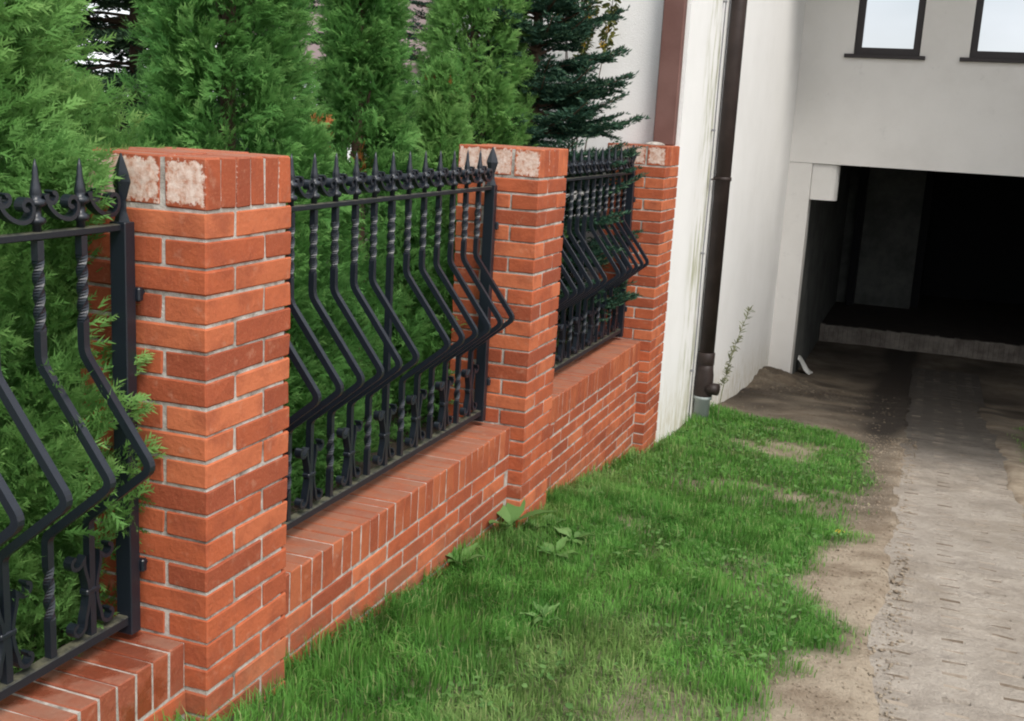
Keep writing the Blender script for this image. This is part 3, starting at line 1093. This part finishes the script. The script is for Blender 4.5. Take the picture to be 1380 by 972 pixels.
MB().sweep(pts, 0.0055, 0.0055, (1, 0, 0), seg=6).build('wire', 'cable_grey', cb, True)
for i in range(1, 12, 2):
    MB().cbox(-0.016, 0.012, pts[i][1] - 0.012, pts[i][1] + 0.012, pts[i][2] - 0.008, pts[i][2] + 0.008, 0.002).build('clip', 'cable_grey', cb)

bp = empty('brown_post', (-0.10, 5.06, 0.0))
tag(bp, 'reddish brown post rising from the top of the farthest brick pillar', 'post')
MB().cbox(-0.065, 0.072, -0.03, 0.04, 0.002, 3.2, 0.006).build('shaft', 'brown_post', bp)
mb = MB().lathe([(0.07, 0.0), (0.06, 0.008), (0.04, 0.016), (0.02, 0.019), (0.003, 0.02)], 9, (-0.045, -0.05, 0.001), 0.3)
mb.build('mortar_lump', 'mortar', bp, True)


# ------------------------------------------------------------------ foliage tools
def rot_frames(d, up_hint, roll):
    """frames from direction rows d (n,3): returns axis u=d, v lateral, w normal"""
    d = d / np.linalg.norm(d, axis=1, keepdims=True)
    v = np.cross(up_hint, d)
    v /= np.maximum(np.linalg.norm(v, axis=1, keepdims=True), 1e-6)
    w_ = np.cross(d, v)
    c, s = np.cos(roll)[:, None], np.sin(roll)[:, None]
    return d, v * c + w_ * s, w_ * c - v * s


def spray_template(nside, seed, fan=0.62, width=0.15):
    """flat lacy spray: pointed triangles along a drooping axis; coords (u,v,w) with u 0..1"""
    r_ = np.random.RandomState(seed)
    Q, T = [], []

    def tri(p, q, w_):
        p, q = np.array(p), np.array(q)
        d = q - p
        n_ = np.array([-d[1], d[0]]) / np.linalg.norm(d)
        pts = [p + n_ * w_ / 2, q, p - n_ * w_ / 2]
        Q.append([(a[0], a[1], -0.30 * a[0] ** 2 - 0.7 * a[1] ** 2) for a in pts])
        T.append([np.clip(a[0] * 0.6 + abs(a[1]) * 0.9, 0, 1) for a in pts])
    tri((0, 0), (1.0, r_.uniform(-.08, .08)), width)
    for i in range(nside):
        u = 0.12 + 0.74 * i / max(1, nside - 1)
        s = 1 if i % 2 else -1
        ln = fan * (1 - 0.5 * u) * r_.uniform(0.7, 1.25)
        an = r_.uniform(0.5, 0.8)
        tri((u, 0), (u + ln * math.cos(an), s * ln * math.sin(an)), width * r_.uniform(0.8, 1.3))
    return np.array(Q), np.array(T)


def place(tmpl, org, U, V, W_, size):
    Q, T = tmpl
    n, q = len(org), len(Q)
    P = Q.reshape(-1, 3)
    X = org[:, None, :] + size[:, None, None] * (P[None, :, 0:1] * U[:, None, :] + P[None, :, 1:2] * V[:, None, :] + P[None, :, 2:3] * W_[:, None, :])
    return X.reshape(-1, 3), np.tile(T.reshape(-1), n), q * 3


def trunk_mesh(h, r0, r1, seed, base=(0, 0), nb=0):
    rr_ = random.Random(seed)
    mb = MB()
    n = 8
    pts = [(base[0] + rr_.uniform(-.02, .02) * (i > 0), base[1] + rr_.uniform(-.02, .02) * (i > 0), h * i / n - (0.08 if i == 0 else 0)) for i in range(n + 1)]
    mb.sweep(pts, r0, r0, (1, 0, 0), seg=8, taper=[1 + (r1 / r0 - 1) * i / n for i in range(n + 1)])
    for i in range(nb):                                        # limbs
        z_ = h * rr_.uniform(0.1, 0.9)
        a = rr_.uniform(0, 6.283)
        ln = rr_.uniform(0.10, 0.20) * (1.1 - z_ / h)
        mb.sweep([(0, 0, z_), (ln * .6 * math.cos(a), ln * .6 * math.sin(a), z_ + ln * .5), (ln * math.cos(a), ln * math.sin(a), z_ + ln * 1.3)], 0.012, 0.012, (1, 0, .1), seg=5, taper=[1, .8, .4])
    return mb


def thuja(label, x, y, h, prof, nbr, nsp, seed, size=(0.055, 0.095), mat='thuja_leaf', nside=10, dead=6, z0=-1.30, bulge=None):
    """prof: list of (relative height, radius)"""
    rs = np.random.RandomState(seed)
    o = empty('thuja_tree', (x, y, z0))
    tag(o, label, 'tree', 'thujas behind the fence')
    trunk_mesh(h * 0.93, 0.045, 0.008, seed, nb=26).build('trunk', 'bark', o, True)
    ph, prr = zip(*prof)
    hz = rs.uniform(0.0, 1.0, nbr) ** 1.2 * h
    az = rs.uniform(0, 2 * math.pi, nbr)
    Rr = np.interp(hz / h, ph, prr)
    lump = 1 + 0.16 * vnoise(az * 1.6, hz, 2.2, seed) + 0.12 * vnoise(az * 2.5, hz, 5.5, seed + 1)
    Rr = Rr * lump
    if bulge:
        for (ba, bh, bw, bhh, amt) in bulge:
            da = np.abs((az - ba + math.pi) % (2 * math.pi) - math.pi)
            Rr = Rr + amt * np.exp(-(da / bw) ** 2 - ((hz - bh) / bhh) ** 2)
    Rr = Rr * rs.uniform(0.70, 1.06, nbr)
    tipp = np.stack([Rr * np.cos(az), Rr * np.sin(az), hz], 1)
    lift = rs.uniform(0.35, 1.3, nbr)
    bd = np.stack([np.cos(az), np.sin(az), lift], 1)
    bd += rs.normal(0, 0.22, bd.shape)
    bd /= np.linalg.norm(bd, axis=1, keepdims=True)
    # each branchlet is a flattened fan: its own plane
    hint = rs.normal(0, 1, bd.shape)
    hint[:, 2] *= 0.35
    U0, V0, W0 = rot_frames(bd, hint, np.zeros(nbr))
    idx = np.repeat(np.arange(nbr), nsp)
    n = len(idx)
    back = rs.uniform(0, 1, n)                                 # 0 at the tip of the branchlet
    blen = rs.uniform(0.09, 0.19, nbr)[idx]
    lat = rs.normal(0, 0.42, n) * (0.25 + back)
    org = tipp[idx] - U0[idx] * (back * blen)[:, None] + V0[idx] * (lat * blen * 0.6)[:, None] + W0[idx] * (rs.normal(0, 0.014, n))[:, None]
    dirs = U0[idx] + V0[idx] * (lat * 1.3)[:, None] + rs.normal(0, 0.17, (n, 3))
    dirs[:, 2] -= 0.12
    U, V, W_ = rot_frames(dirs, W0[idx] + rs.normal(0, 0.25, (n, 3)), np.full(n, math.pi / 2) * 0 + rs.normal(0, 0.35, n))
    # lay the spray in the branchlet plane
    sz = rs.uniform(size[0], size[1], n)
    br_t = np.clip(0.5 + 0.22 * rs.normal(0, 1, nbr), 0, 1)
    tint = np.clip(br_t[idx] + rs.normal(0, 0.13, n), 0, 1)
    fresh = np.clip(1 - back * 1.5, 0, 1) * np.clip(0.45 + 0.3 * rs.normal(0, 1, nbr), 0.05, 1)[idx]
    VV, TT, TI, FF, MI = [], [], [], [], []
    ntm = 4
    off = 0
    dead_b = set(rs.choice(nbr, dead, replace=False)) if dead else set()
    for k in range(ntm):
        sel = np.arange(k, n, ntm)
        tm = spray_template(nside, seed * 7 + k)
        X, T, nv = place(tm, org[sel], U[sel], V[sel], W_[sel], sz[sel])
        VV.append(X)
        TI.append(np.repeat(tint[sel], nv))
        TT.append(np.clip(T * np.repeat(fresh[sel], nv), 0, 0.9))
        MI.append(np.repeat(np.array([1 if q in dead_b else 0 for q in idx[sel]]), nv // 3))
    VV = np.concatenate(VV)
    FF = np.arange(len(VV)).reshape(-1, 3)
    me = array_mesh('crown', VV, FF, [mat, 'thuja_dead'], {'tint': np.concatenate(TI), 'tip': np.concatenate(TT)}, np.concatenate(MI))
    link('crown', me, o)
    return o


to_cam = lambda x, y: math.atan2(CAM.y - y, CAM.x - x)
P_TALL = [(0, 0.54), (0.12, 0.62), (0.35, 0.575), (0.45, 0.48), (0.55, 0.44), (0.75, 0.34), (0.9, 0.18), (1, 0.05)]
thuja('broad bright green thuja at the left edge, pushing through the railing', -0.86, -0.14, 3.3, P_TALL, 4100, 32, 21, size=(0.0241, 0.0464), mat='thuja_leaf_bright', nside=5,
      bulge=[(R(-3), 0.70, 0.36, 0.18, 0.19), (R(-38), 0.45, 0.5, 0.35, 0.12), (R(-30), 1.0, 0.4, 0.25, 0.08), (R(5), 1.28, 0.4, 0.12, 0.06)], dead=6)
thuja('tall thuja right behind the nearest brick pillar', -0.90, 1.40, 3.5, [(0, .56), (.2, .58), (.33, .42), (.42, .31), (.5, .29), (.7, .26), (.9, .15), (1, .04)], 2700, 29, 22, size=(0.0258, 0.0482), dead=14, nside=5)
thuja('slim dark green thuja behind the middle of the long railing', -0.90, 2.44, 3.4, [(0, .52), (.2, .54), (.3, .40), (.40, .22), (.5, .18), (.7, .16), (.9, .10), (1, .03)], 1836, 27, 23, size=(0.0275, 0.0516), dead=10, nside=5)
thuja('short yellowish green thuja whose tip ends left of the middle pillar', -0.76, 3.02, 1.66, [(0, .42), (.25, .44), (.5, .30), (.75, .17), (.92, .08), (1, .02)], 1080, 24, 24, size=(0.0275, 0.0516), mat='thuja_leaf_bright', dead=4, nside=5)
thuja('full green thuja rising behind the middle brick pillar', -0.93, 3.83, 3.5, [(0, .5), (.2, .5), (.36, .36), (.44, .33), (.52, .28), (.7, .20), (.93, .10), (1, .03)], 2052, 27, 25, size=(0.0292, 0.0533), mat='thuja_leaf_bright', dead=8, nside=5)
thuja('low yellowish thuja tip just above the nearest pillar cap', -0.98, 0.72, 1.46, [(0, .45), (.3, .45), (.6, .30), (.8, .16), (.92, .08), (1, .03)], 972, 24, 26, size=(0.0258, 0.0499), mat='thuja_leaf_bright', dead=2, nside=5)


def conifer(name, label, x, y, h, rad, seed, mat, droop=0.0, whorls=11, per=7, start=0.12, z0=-1.30, group=None, needle=0.022, twigs=15, dens=1.0, taper=1.1):
    rs = np.random.RandomState(seed)
    o = empty(name, (x, y, z0))
    tag(o, label, 'tree', group)
    trunk_mesh(h * 0.97, 0.06, 0.008, seed).build('trunk', 'bark', o, True)
    limbs = MB()
    TW0, TW1, TT = [], [], []
    for wv in range(whorls):
        zz = h * (start + (0.97 - start) * wv / (whorls - 1)) + rs.uniform(-.05, .05)
        rl = rad * (1 - 0.86 * (wv / (whorls - 1)) ** taper)
        nb = per if wv < whorls - 2 else 4
        for b_ in range(nb):
            a = 2 * math.pi * (b_ + rs.uniform(-.3, .3)) / nb + wv * 0.7
            ln = rl * rs.uniform(0.75, 1.12)
            e0 = rs.uniform(0.05, 0.30) - droop * 0.5
            jz = rs.uniform(-.5, .5) * h / whorls
            pts = []
            for k in range(6):
                u = k / 5
                pts.append(np.array([math.cos(a) * ln * u, math.sin(a) * ln * u, zz + jz + ln * (e0 * u - droop * u * u + 0.16 * u ** 3)]))
            limbs.sweep([tuple(q) for q in pts], 0.009, 0.009, (0, 0, 1), seg=4, taper=[1, .85, .7, .55, .4, .25])
            lat = np.array([-math.sin(a), math.cos(a), 0])
            nt_ = max(5, int(twigs * ln / rad))
            for k in range(nt_):
                u = 0.18 + 0.82 * (k + rs.uniform(0, .6)) / nt_
                u = min(u, 0.99)
                i = min(int(u * 5), 4)
                q = pts[i] + (pts[i + 1] - pts[i]) * (u * 5 - i)
                dd = pts[i + 1] - pts[i]
                dd /= np.linalg.norm(dd)
                for s in (-1, 1):
                    tl = ln * (0.10 + 0.36 * (1 - u)) * rs.uniform(0.7, 1.2)
                    td = dd * 0.75 + lat * s * 0.8 + np.array([0, 0, -droop * 0.9 + rs.normal(0, 0.10)])
                    td /= np.linalg.norm(td)
                    TW0.append(q)
                    TW1.append(q + td * tl)
                    # second-order twigs
                    if tl > 0.12:
                        for w2 in (0.35, 0.6, 0.8):
                            q2 = q + td * tl * w2
                            for s2 in (-1, 1):
                                t2 = td * 0.8 + np.cross(td, [0, 0, 1]) * s2 * 0.7 + np.array([0, 0, -droop * .6 + rs.normal(0, .1)])
                                t2 /= np.linalg.norm(t2)
                                TW0.append(q2)
                                TW1.append(q2 + t2 * tl * 0.38 * rs.uniform(.8, 1.2))
            TW0.append(pts[3])
            TW1.append(pts[5])
    limbs.build('branches', 'bark', o)['kind'] = 'stuff'
    A, B = np.array(TW0), np.array(TW1)
    ln = np.linalg.norm(B - A, axis=1)
    cnt = np.maximum(5, (ln / needle * 5.2 * dens).astype(int))
    idx = np.repeat(np.arange(len(A)), cnt)
    n = len(idx)
    u = rs.uniform(0.02, 1, n)
    org = A[idx] + (B - A)[idx] * u[:, None]
    d0 = (B - A)[idx] / ln[idx][:, None]
    hint = np.tile(np.array([[0, 0, 1.0]]), (n, 1)) + rs.normal(0, .15, (n, 3))
    _, V, W_ = rot_frames(d0, hint, np.zeros(n))
    ang = rs.uniform(-math.pi * 0.62, math.pi * 0.62, n)
    nd = d0 * rs.uniform(0.45, 0.9, n)[:, None] + V * np.sin(ang)[:, None] * 0.9 + W_ * np.cos(ang)[:, None] * 0.55
    nd /= np.linalg.norm(nd, axis=1, keepdims=True)
    side = np.cross(nd, rs.normal(0, 1, (n, 3)))
    side /= np.linalg.norm(side, axis=1, keepdims=True)
    nl = needle * rs.uniform(0.75, 1.2, n)
    ww = needle * 0.13
    P = np.stack([org, org + nd * (nl * .5)[:, None] + side * ww, org + nd * nl[:, None], org + nd * (nl * .5)[:, None] - side * ww], 1).reshape(-1, 3)
    tw_t = np.clip(0.45 + 0.25 * rs.normal(0, 1, len(A)), 0, 1)
    tint = np.repeat(np.clip(tw_t[idx] + rs.normal(0, .1, n), 0, 1), 4)
    tip = np.repeat(np.clip((u - 0.7) * 2.2, 0, 1) * rs.uniform(0, .9, n), 4)
    me = array_mesh('crown', P, np.arange(len(P)).reshape(-1, 4), [mat], {'tint': tint, 'tip': tip})
    link('crown', me, o)
    return o


conifer('fir_tree', 'dark blue green fir spreading flat branches before the white house wall', -0.72, 4.28, 3.6, 0.66, 31, 'fir_needle', 0.04, 22, 10, 0.06, needle=0.031, twigs=14, dens=1.4, taper=2.4)
conifer('fir_tree', 'bluish fir seen in the gap between the slim and the full thuja', -2.55, 6.9, 3.1, 0.95, 32, 'fir_needle', 0.05, 11, 7, 0.15, needle=0.034, twigs=12)
conifer('spruce_tree', 'drooping dark spruce in the gap left of the tall thuja', -2.62, 3.05, 3.8, 1.05, 33, 'spruce_needle', 0.26, 24, 9, 0.12, needle=0.036, twigs=14, taper=1.8)
conifer('spruce_tree', 'dark spruce mostly hidden behind the tall thuja', -2.2, 4.6, 3.2, 0.85, 34, 'spruce_needle', 0.15, 11, 7, 0.12, needle=0.032, twigs=11)


# small flowering shrub against the wall, above the fir
def leaf_cloud(name, pts, dirs, ln, wd, mat, parent, rs, tipf=0.3):
    n = len(pts)
    d = dirs / np.linalg.norm(dirs, axis=1, keepdims=True)
    U, V, W_ = rot_frames(d, np.tile([[0, 0, 1.0]], (n, 1)) + rs.normal(0, .4, (n, 3)), rs.normal(0, .6, n))
    l_ = ln * rs.uniform(.7, 1.25, n)[:, None]
    w_ = wd * rs.uniform(.8, 1.2, n)[:, None]
    P = np.stack([pts, pts + U * l_ * .3 + V * w_ * .8 + W_ * l_ * .05, pts + U * l_ * .7 + V * w_ * .75 - W_ * l_ * .02, pts + U * l_ - W_ * l_ * .12, pts + U * l_ * .7 - V * w_ * .75 - W_ * l_ * .02, pts + U * l_ * .3 - V * w_ * .8 + W_ * l_ * .05], 1)
    base = (np.arange(n) * 6)[:, None]
    F_ = np.concatenate([base + np.array([[0, 1, 2, 5]]), base + np.array([[5, 2, 4, 4]])], 0)
    F_ = np.concatenate([np.stack([base[:, 0] + a for a in (0, 1, 2, 3)], 1), np.stack([base[:, 0] + a for a in (0, 3, 4, 5)], 1)], 0)
    tint = np.repeat(rs.uniform(0, 1, n), 6)
    tip = np.repeat(rs.uniform(0, tipf, n), 6)
    me = array_mesh(name, P.reshape(-1, 3), F_, [mat], {'tint': tint, 'tip': tip})
    return link(name, me, parent)


rs = np.random.RandomState(41)
sh = empty('flowering_shrub', (-0.60, 4.86, -1.30))
tag(sh, 'thin leafy shrub with yellow flowers against the white wall above the fir', 'shrub')
stems = MB()
lp, ld = [], []
for k in range(5):
    top = np.array([rs.uniform(-.14, .12), rs.uniform(-.10, .05), rs.uniform(2.1, 2.5)])
    pts = [np.array([0, 0, 0]) * (1 - u) + top * u + np.array([0.06 * math.sin(5 * u + k), 0.05 * math.cos(4 * u + k), 0]) * u for u in np.linspace(0, 1, 9)]
    stems.sweep([tuple(q) for q in pts], 0.007, 0.007, (1, 0, 0), seg=5, taper=list(np.linspace(1, .3, 9)))
    for _ in range(150):
        u = rs.uniform(.8, 1)
        i = min(int(u * 8), 7)
        q = pts[i] + (pts[i + 1] - pts[i]) * (u * 8 - i)
        dr = rs.normal(0, 1, 3)
        lp.append(q + dr * 0.012)
        ld.append(dr + np.array([0, 0, .3]))
stems.build('stem', 'bark', sh)
leaf_cloud('foliage', np.array(lp), np.array(ld), 0.05, 0.013, 'shrub_leaf', sh, rs)
for k in range(9):
    q = np.array(lp[rs.randint(len(lp))])
    q[2] = max(q[2], 1.9)
    fl = MB()
    vs, fs = [], []
    for p_ in range(6):
        a = p_ * math.pi / 3
        c_, s_ = math.cos(a), math.sin(a)
        k0 = len(vs)
        vs += [(0, 0, 0), (.016 * c_ - .007 * s_, -.004, .016 * s_ + .007 * c_), (.026 * c_, -.008, .026 * s_), (.016 * c_ + .007 * s_, -.004, .016 * s_ - .007 * c_)]
        fs.append((k0, k0 + 1, k0 + 2, k0 + 3))
    fo = fl.add(vs, fs).build('flower', 'yellow_petal', sh)
    fo.location = (q[0], q[1] - 0.03, q[2])
    fo.rotation_euler = (rs.uniform(-.4, .4), 0, rs.uniform(-.5, .5))

# ------------------------------------------------------------------ neighbour's house far behind the trees
NH = empty('neighbour_house', (-11.0, 24.0, -1.3))
tag(NH, 'distant white house with mauve brown roof glimpsed between the thujas', 'house')
MB().box(-5, 5, 0, 7, -0.2, 2.55).build('wall', 'white_render', NH)
mb = MB()
mb.add([(-5.5, -0.6, 2.5), (5.5, -0.6, 2.5), (5.5, 3.5, 5.4), (-5.5, 3.5, 5.4), (-5.5, 7.6, 2.5), (5.5, 7.6, 2.5), (-5.5, -0.6, 2.3), (5.5, -0.6, 2.3), (5.5, 7.6, 2.3), (-5.5, 7.6, 2.3)],
       [(0, 1, 2, 3), (3, 2, 5, 4), (0, 6, 7, 1), (4, 5, 8, 9), (1, 7, 8, 5), (1, 5, 2), (0, 4, 9, 6), (0, 3, 4), (6, 9, 8, 7)])
ro = mb.build('roof', 'roof_tile', NH)
MB().box(-2.5, -1.7, 1.3, 2.0, 3.0, 5.9).build('chimney', 'white_render', ro)
for xx in (-3.4, 0.2, 3.0):
    wo = MB().box(xx - .6, xx + .6, -0.06, 0.02, 0.9, 2.0).build('window', 'dark_brown_frame', NH)
    MB().box(xx - .52, xx + .52, -0.075, -0.062, 0.98, 1.92).build('pane', 'window_pane', wo)

# ------------------------------------------------------------------ lawn
rs = np.random.RandomState(51)


def blades(n, xr, yr, rs, lmin, lmax, wd):
    x = rs.uniform(*xr, n)
    y = rs.uniform(*yr, n)
    m = lawn_mask(x, y)
    keep = rs.uniform(0, 1, n) < m ** 1.3 * (0.8 + 0.2 * vnoise(x, y, 5, 77))
    keep &= ~((x < -0.055) & (y > -2) & (y < 5.2))
    keep &= ~((x < 0.02) & (y > -0.03) & (y < 0.4)) & ~((x < 0.02) & (y > Y2 - .02) & (y < Y2 + .4)) & ~((x < 0.02) & (y > Y3 - .02))
    x, y, m = x[keep], y[keep], m[keep]
    n = len(x)
    z_ = ground_z(x, y)
    wallish = np.exp(-np.maximum(x + 0.06, 0) / 0.16)
    tuft = 0.5 + 0.5 * vnoise(x, y, 6.5, 3)
    ln = rs.uniform(lmin, lmax, n) * (0.45 + 0.55 * m) * (0.75 + 0.5 * tuft + 0.7 * wallish)
    a = rs.normal(0, 1.1, n) + math.pi * 1.6 * vnoise(x, y, 5, 8)
    lean = np.clip(rs.uniform(0.1, 0.9, n) + 0.35 * vnoise(x, y, 8, 81), 0.05, 1.25)
    dx, dy_ = np.cos(a), np.sin(a)
    nxv, nyv = -dy_, dx
    w_ = wd * rs.uniform(.7, 1.3, n)
    o = np.stack([x, y, z_ - 0.004], 1)
    sv = np.stack([nxv, nyv, np.zeros(n)], 1) * w_[:, None] / 2
    p1 = o + np.stack([dx * lean * .25, dy_ * lean * .25, np.full(n, .55)], 1) * ln[:, None]
    p2 = o + np.stack([dx * lean * .8, dy_ * lean * .8, 1 - .55 * lean], 1) * ln[:, None]
    P = np.stack([o - sv, o + sv, p1 + sv * .8, p2, p1 - sv * .8], 1)
    base = np.arange(n) * 5
    F1 = np.stack([base, base + 1, base + 2, base + 4], 1)
    F2 = np.stack([base + 4, base + 2, base + 3, base + 3], 1)
    tint = np.clip(0.45 + 0.25 * vnoise(x, y, 2.3, 13) + 0.3 * vnoise(x, y, 9, 14) + rs.normal(0, .24, n), 0, 1)
    dry = np.clip(0.9 * sstep(0.75 - m, 0, .6) * rs.uniform(0, 1, n) + (rs.uniform(0, 1, n) > .91) * .8 + 0.38 * sstep(vnoise(x, y, 1.4, 15) + .35 * vnoise(x, y, 6, 16), .15, .8), 0, 1)
    return P, base, tint, dry


parts = [blades(120000, (-0.07, 1.65), (-0.9, 3.6), rs, 0.034, 0.082, 0.0036), blades(42000, (-0.07, 1.6), (3.6, 8.2), rs, 0.036, 0.080, 0.0052), blades(9000, (2.36, 3.3), (2.5, 9.4), rs, 0.03, 0.06, 0.0055)]
VV, FT, TI, DR = [], [], [], []
off = 0
for P, base, tint, dry in parts:
    n = len(base)
    VV.append(P.reshape(-1, 3))
    b0 = base + off
    FT.append(np.concatenate([np.stack([b0, b0 + 1, b0 + 2], 1), np.stack([b0, b0 + 2, b0 + 4], 1), np.stack([b0 + 4, b0 + 2, b0 + 3], 1)], 0))
    TI.append(np.repeat(tint, 5))
    DR.append(np.repeat(dry, 5) * np.tile([.3, .3, .7, 1, .7], n))
    off += n * 5
me = array_mesh('grass', np.concatenate(VV), np.concatenate(FT), ['grass_blade'], {'tint': np.concatenate(TI), 'tip': np.concatenate(DR)})
go = link('grass', me)
tag(go, 'patchy green lawn grass between the brick wall and the wheel track', 'grass', kind='stuff')

# clover and other small ground leaves in the turf
n = 5200
x = rs.uniform(-0.05, 1.5, n)
y = rs.uniform(-0.6, 6.8, n)
keep = (lawn_mask(x, y) > .55) & (vnoise(x, y, 2.1, 31) + .4 * vnoise(x, y, 6, 32) > .08)
keep &= ~((x < 0.03) & (((y > -.03) & (y < .41)) | ((y > Y2 - .03) & (y < Y2 + .41)) | (y > Y3 - .03)))
x, y = x[keep], y[keep]
pts = np.stack([x, y, ground_z(x, y) + rs.uniform(.015, .045, len(x))], 1)
dr = rs.normal(0, 1, (len(x), 3))
dr[:, 2] = rs.uniform(-.1, .45, len(x))
co = leaf_cloud('clover', pts, dr, 0.026, 0.009, 'broad_leaf', None, rs, .2)
tag(co, 'small clover leaves scattered through the lawn grass', 'clover', kind='stuff')

# pebbles and crumbs of earth on the bare strip and in the heap
n = 5200
x = np.concatenate([rs.uniform(1.05, 1.68, n), rs.normal(.25, .3, 700), rs.uniform(0, 1.5, 500)])
y = np.concatenate([rs.uniform(.2, 7.0, n), rs.normal(10.0, .6, 700), rs.uniform(6.8, 10.5, 500)])
keep = (lawn_mask(x, y) < .35) & (x > 0.02) & (y < 10.85)
x, y = x[keep], y[keep]
n = len(x)
sz = rs.uniform(.002, .011, n) * rs.choice([.6, 1, 1.7], n, p=[.55, .38, .07]) * np.where(y > 7, 1.7, 1.0)
oc = np.array([(1, 0, 0), (0, 1, 0), (-1, 0, 0), (0, -1, 0), (0, 0, .7), (0, 0, -.7)])
P = oc[None] * sz[:, None, None] * rs.uniform(.6, 1.3, (n, 6, 1)) + np.stack([x, y, np.maximum(ground_z(x, y), np.where((x > 1.57) & (x < 2.35), np.interp(y, PY, PZ) + .004, -9))], 1)[:, None, :]
of = np.array([(0, 1, 4), (1, 2, 4), (2, 3, 4), (3, 0, 4), (1, 0, 5), (2, 1, 5), (3, 2, 5), (0, 3, 5)])
Fp = (np.arange(n) * 6)[:, None, None] + of[None]
hc = np.clip(sstep(y + 0.5 * vnoise(x, y, 1.3, 19), 5.6, 8.4) * (0.72 + 0.28 * vnoise(x, y, 3, 12)) * rs.uniform(.55, 1.1, n), 0, 1)  # crumbs take the same painted shade near the garage
pe = link('earth_crumbs', array_mesh('earth_crumbs', P.reshape(-1, 3), Fp.reshape(-1, 3), ['soil'], {'humus_shade': np.repeat(hc, 6), 'lawn': np.zeros(n * 6)}))
tag(pe, 'earth crumbs and small pebbles on the bare strip beside the wheel track', 'pebbles', kind='stuff')


# broad-leaved weeds
def weed(label, x, y, n, ln, wd, seed, up=0.5):
    r_ = random.Random(seed)
    z_ = float(ground_z(np.array([x]), np.array([y]))[0])
    o = empty('broadleaf_weed', (x, y, z_))
    tag(o, label, 'weed', 'broad-leaved weeds in the lawn')
    for i in range(n):
        a = 2 * math.pi * i / n + r_.uniform(-.4, .4)
        l_ = ln * r_.uniform(.7, 1.15)
        e = up * r_.uniform(.6, 1.3)
        vs, fs = [], []
        K = 7
        for k in range(K):
            u = k / (K - 1)
            wv = wd * (0.12 + math.sin(math.pi * min(1, max(0, (u - .22) / .78)) ** .8) if u > .22 else 0.10)
            px, pz = l_ * u * math.cos(e * (1 - .9 * u)), l_ * (math.sin(e) * u - .35 * u * u)+ .012
            for s in (-1, 0, 1):
                vs.append((px, s * wv, pz + (.006 if s else 0) + (0.004 * math.sin(u * 11 + s + i) if s else 0)))
        for k in range(K - 1):
            for s in (0, 1):
                q = k * 3 + s
                fs.append((q, q + 1, q + 4, q + 3))
        me_ = array_mesh('leaf', np.array(vs), np.array(fs), ['broad_leaf'], {'tint': np.full(len(vs), r_.uniform(.2, 1)), 'tip': np.full(len(vs), r_.uniform(0, .5))}, smooth=True)
        lo_ = link('leaf', me_, o)
        lo_.rotation_euler = (0, 0, a)


weed('upright broad-leaved weed against the foot of the middle pillar', -0.005, 2.27, 4, 0.22, 0.040, 61, 1.45)
weed('pale flat-leaved weed just in front of the middle pillar', 0.10, 2.44, 5, 0.12, 0.030, 62, .7)
weed('flat leafy weed in the lawn, right of the middle pillar weed', 0.27, 2.33, 6, 0.12, 0.019, 63, .8)
weed('leafy weed in the lawn below the pale flat one', 0.27, 2.08, 6, 0.11, 0.017, 64, .8)
weed('dark little weed growing at the foot of the long low wall', -0.02, 1.72, 5, 0.14, 0.022, 65, 1.1)
weed('small leafy weed in the middle of the lawn', 0.47, 1.35, 7, 0.085, 0.012, 66, .9)
weed('bright small weed by the far low wall', 0.08, 3.25, 5, 0.09, 0.02, 67, .6)
weed('small weed in the far lawn before the farthest pillar', 0.22, 3.6, 5, 0.09, 0.02, 68, .5)

# tall dry stalk beside the downpipe
st = empty('weed_stalk', (0.16, 6.62, float(ground_z(np.array([.16]), np.array([6.62]))[0])))
tag(st, 'thin tall weed stalk leaning beside the foot of the downpipe', 'weed')
pts = [(0.02 * u + 0.10 * u * u, 0.32 * u * u + 0.05 * u, 0.86 * u) for u in np.linspace(0, 1, 9)]
MB().sweep(pts, 0.006, 0.006, (1, 0, 0), seg=5, taper=list(np.linspace(.8, .2, 9))).build('stem', 'stalk_green', st)
rs = np.random.RandomState(71)
lp, ld = [], []
for _ in range(110):
    u = rs.uniform(.3, 1)
    q = np.array([0.02 * u + 0.10 * u * u, 0.32 * u * u + 0.05 * u, 0.86 * u])
    dr = rs.normal(0, 1, 3) + np.array([0, 0, .8])
    lp.append(q)
    ld.append(dr)
leaf_cloud('leaves', np.array(lp), np.array(ld), 0.055, 0.006, 'dry_stalk', st, rs)

# one yellow leaf lying on the bare earth
z_ = float(ground_z(np.array([1.35]), np.array([3.42]))[0])
lf = array_mesh('fallen_leaf', np.array([(-.05, 0, .012), (-.015, .02, .02), (.03, .016, .014), (.06, 0, .02), (.03, -.016, .022), (-.015, -.02, .012)]), np.array([(0, 1, 2, 3), (0, 3, 4, 5)]), ['yellow_petal'], {'tint': np.ones(6), 'tip': np.zeros(6)})
lo_ = link('fallen_leaf', lf)
lo_.location = (1.35, 3.42, z_)
tag(lo_, 'yellow fallen leaf on the bare earth at the lawn edge', 'leaf')
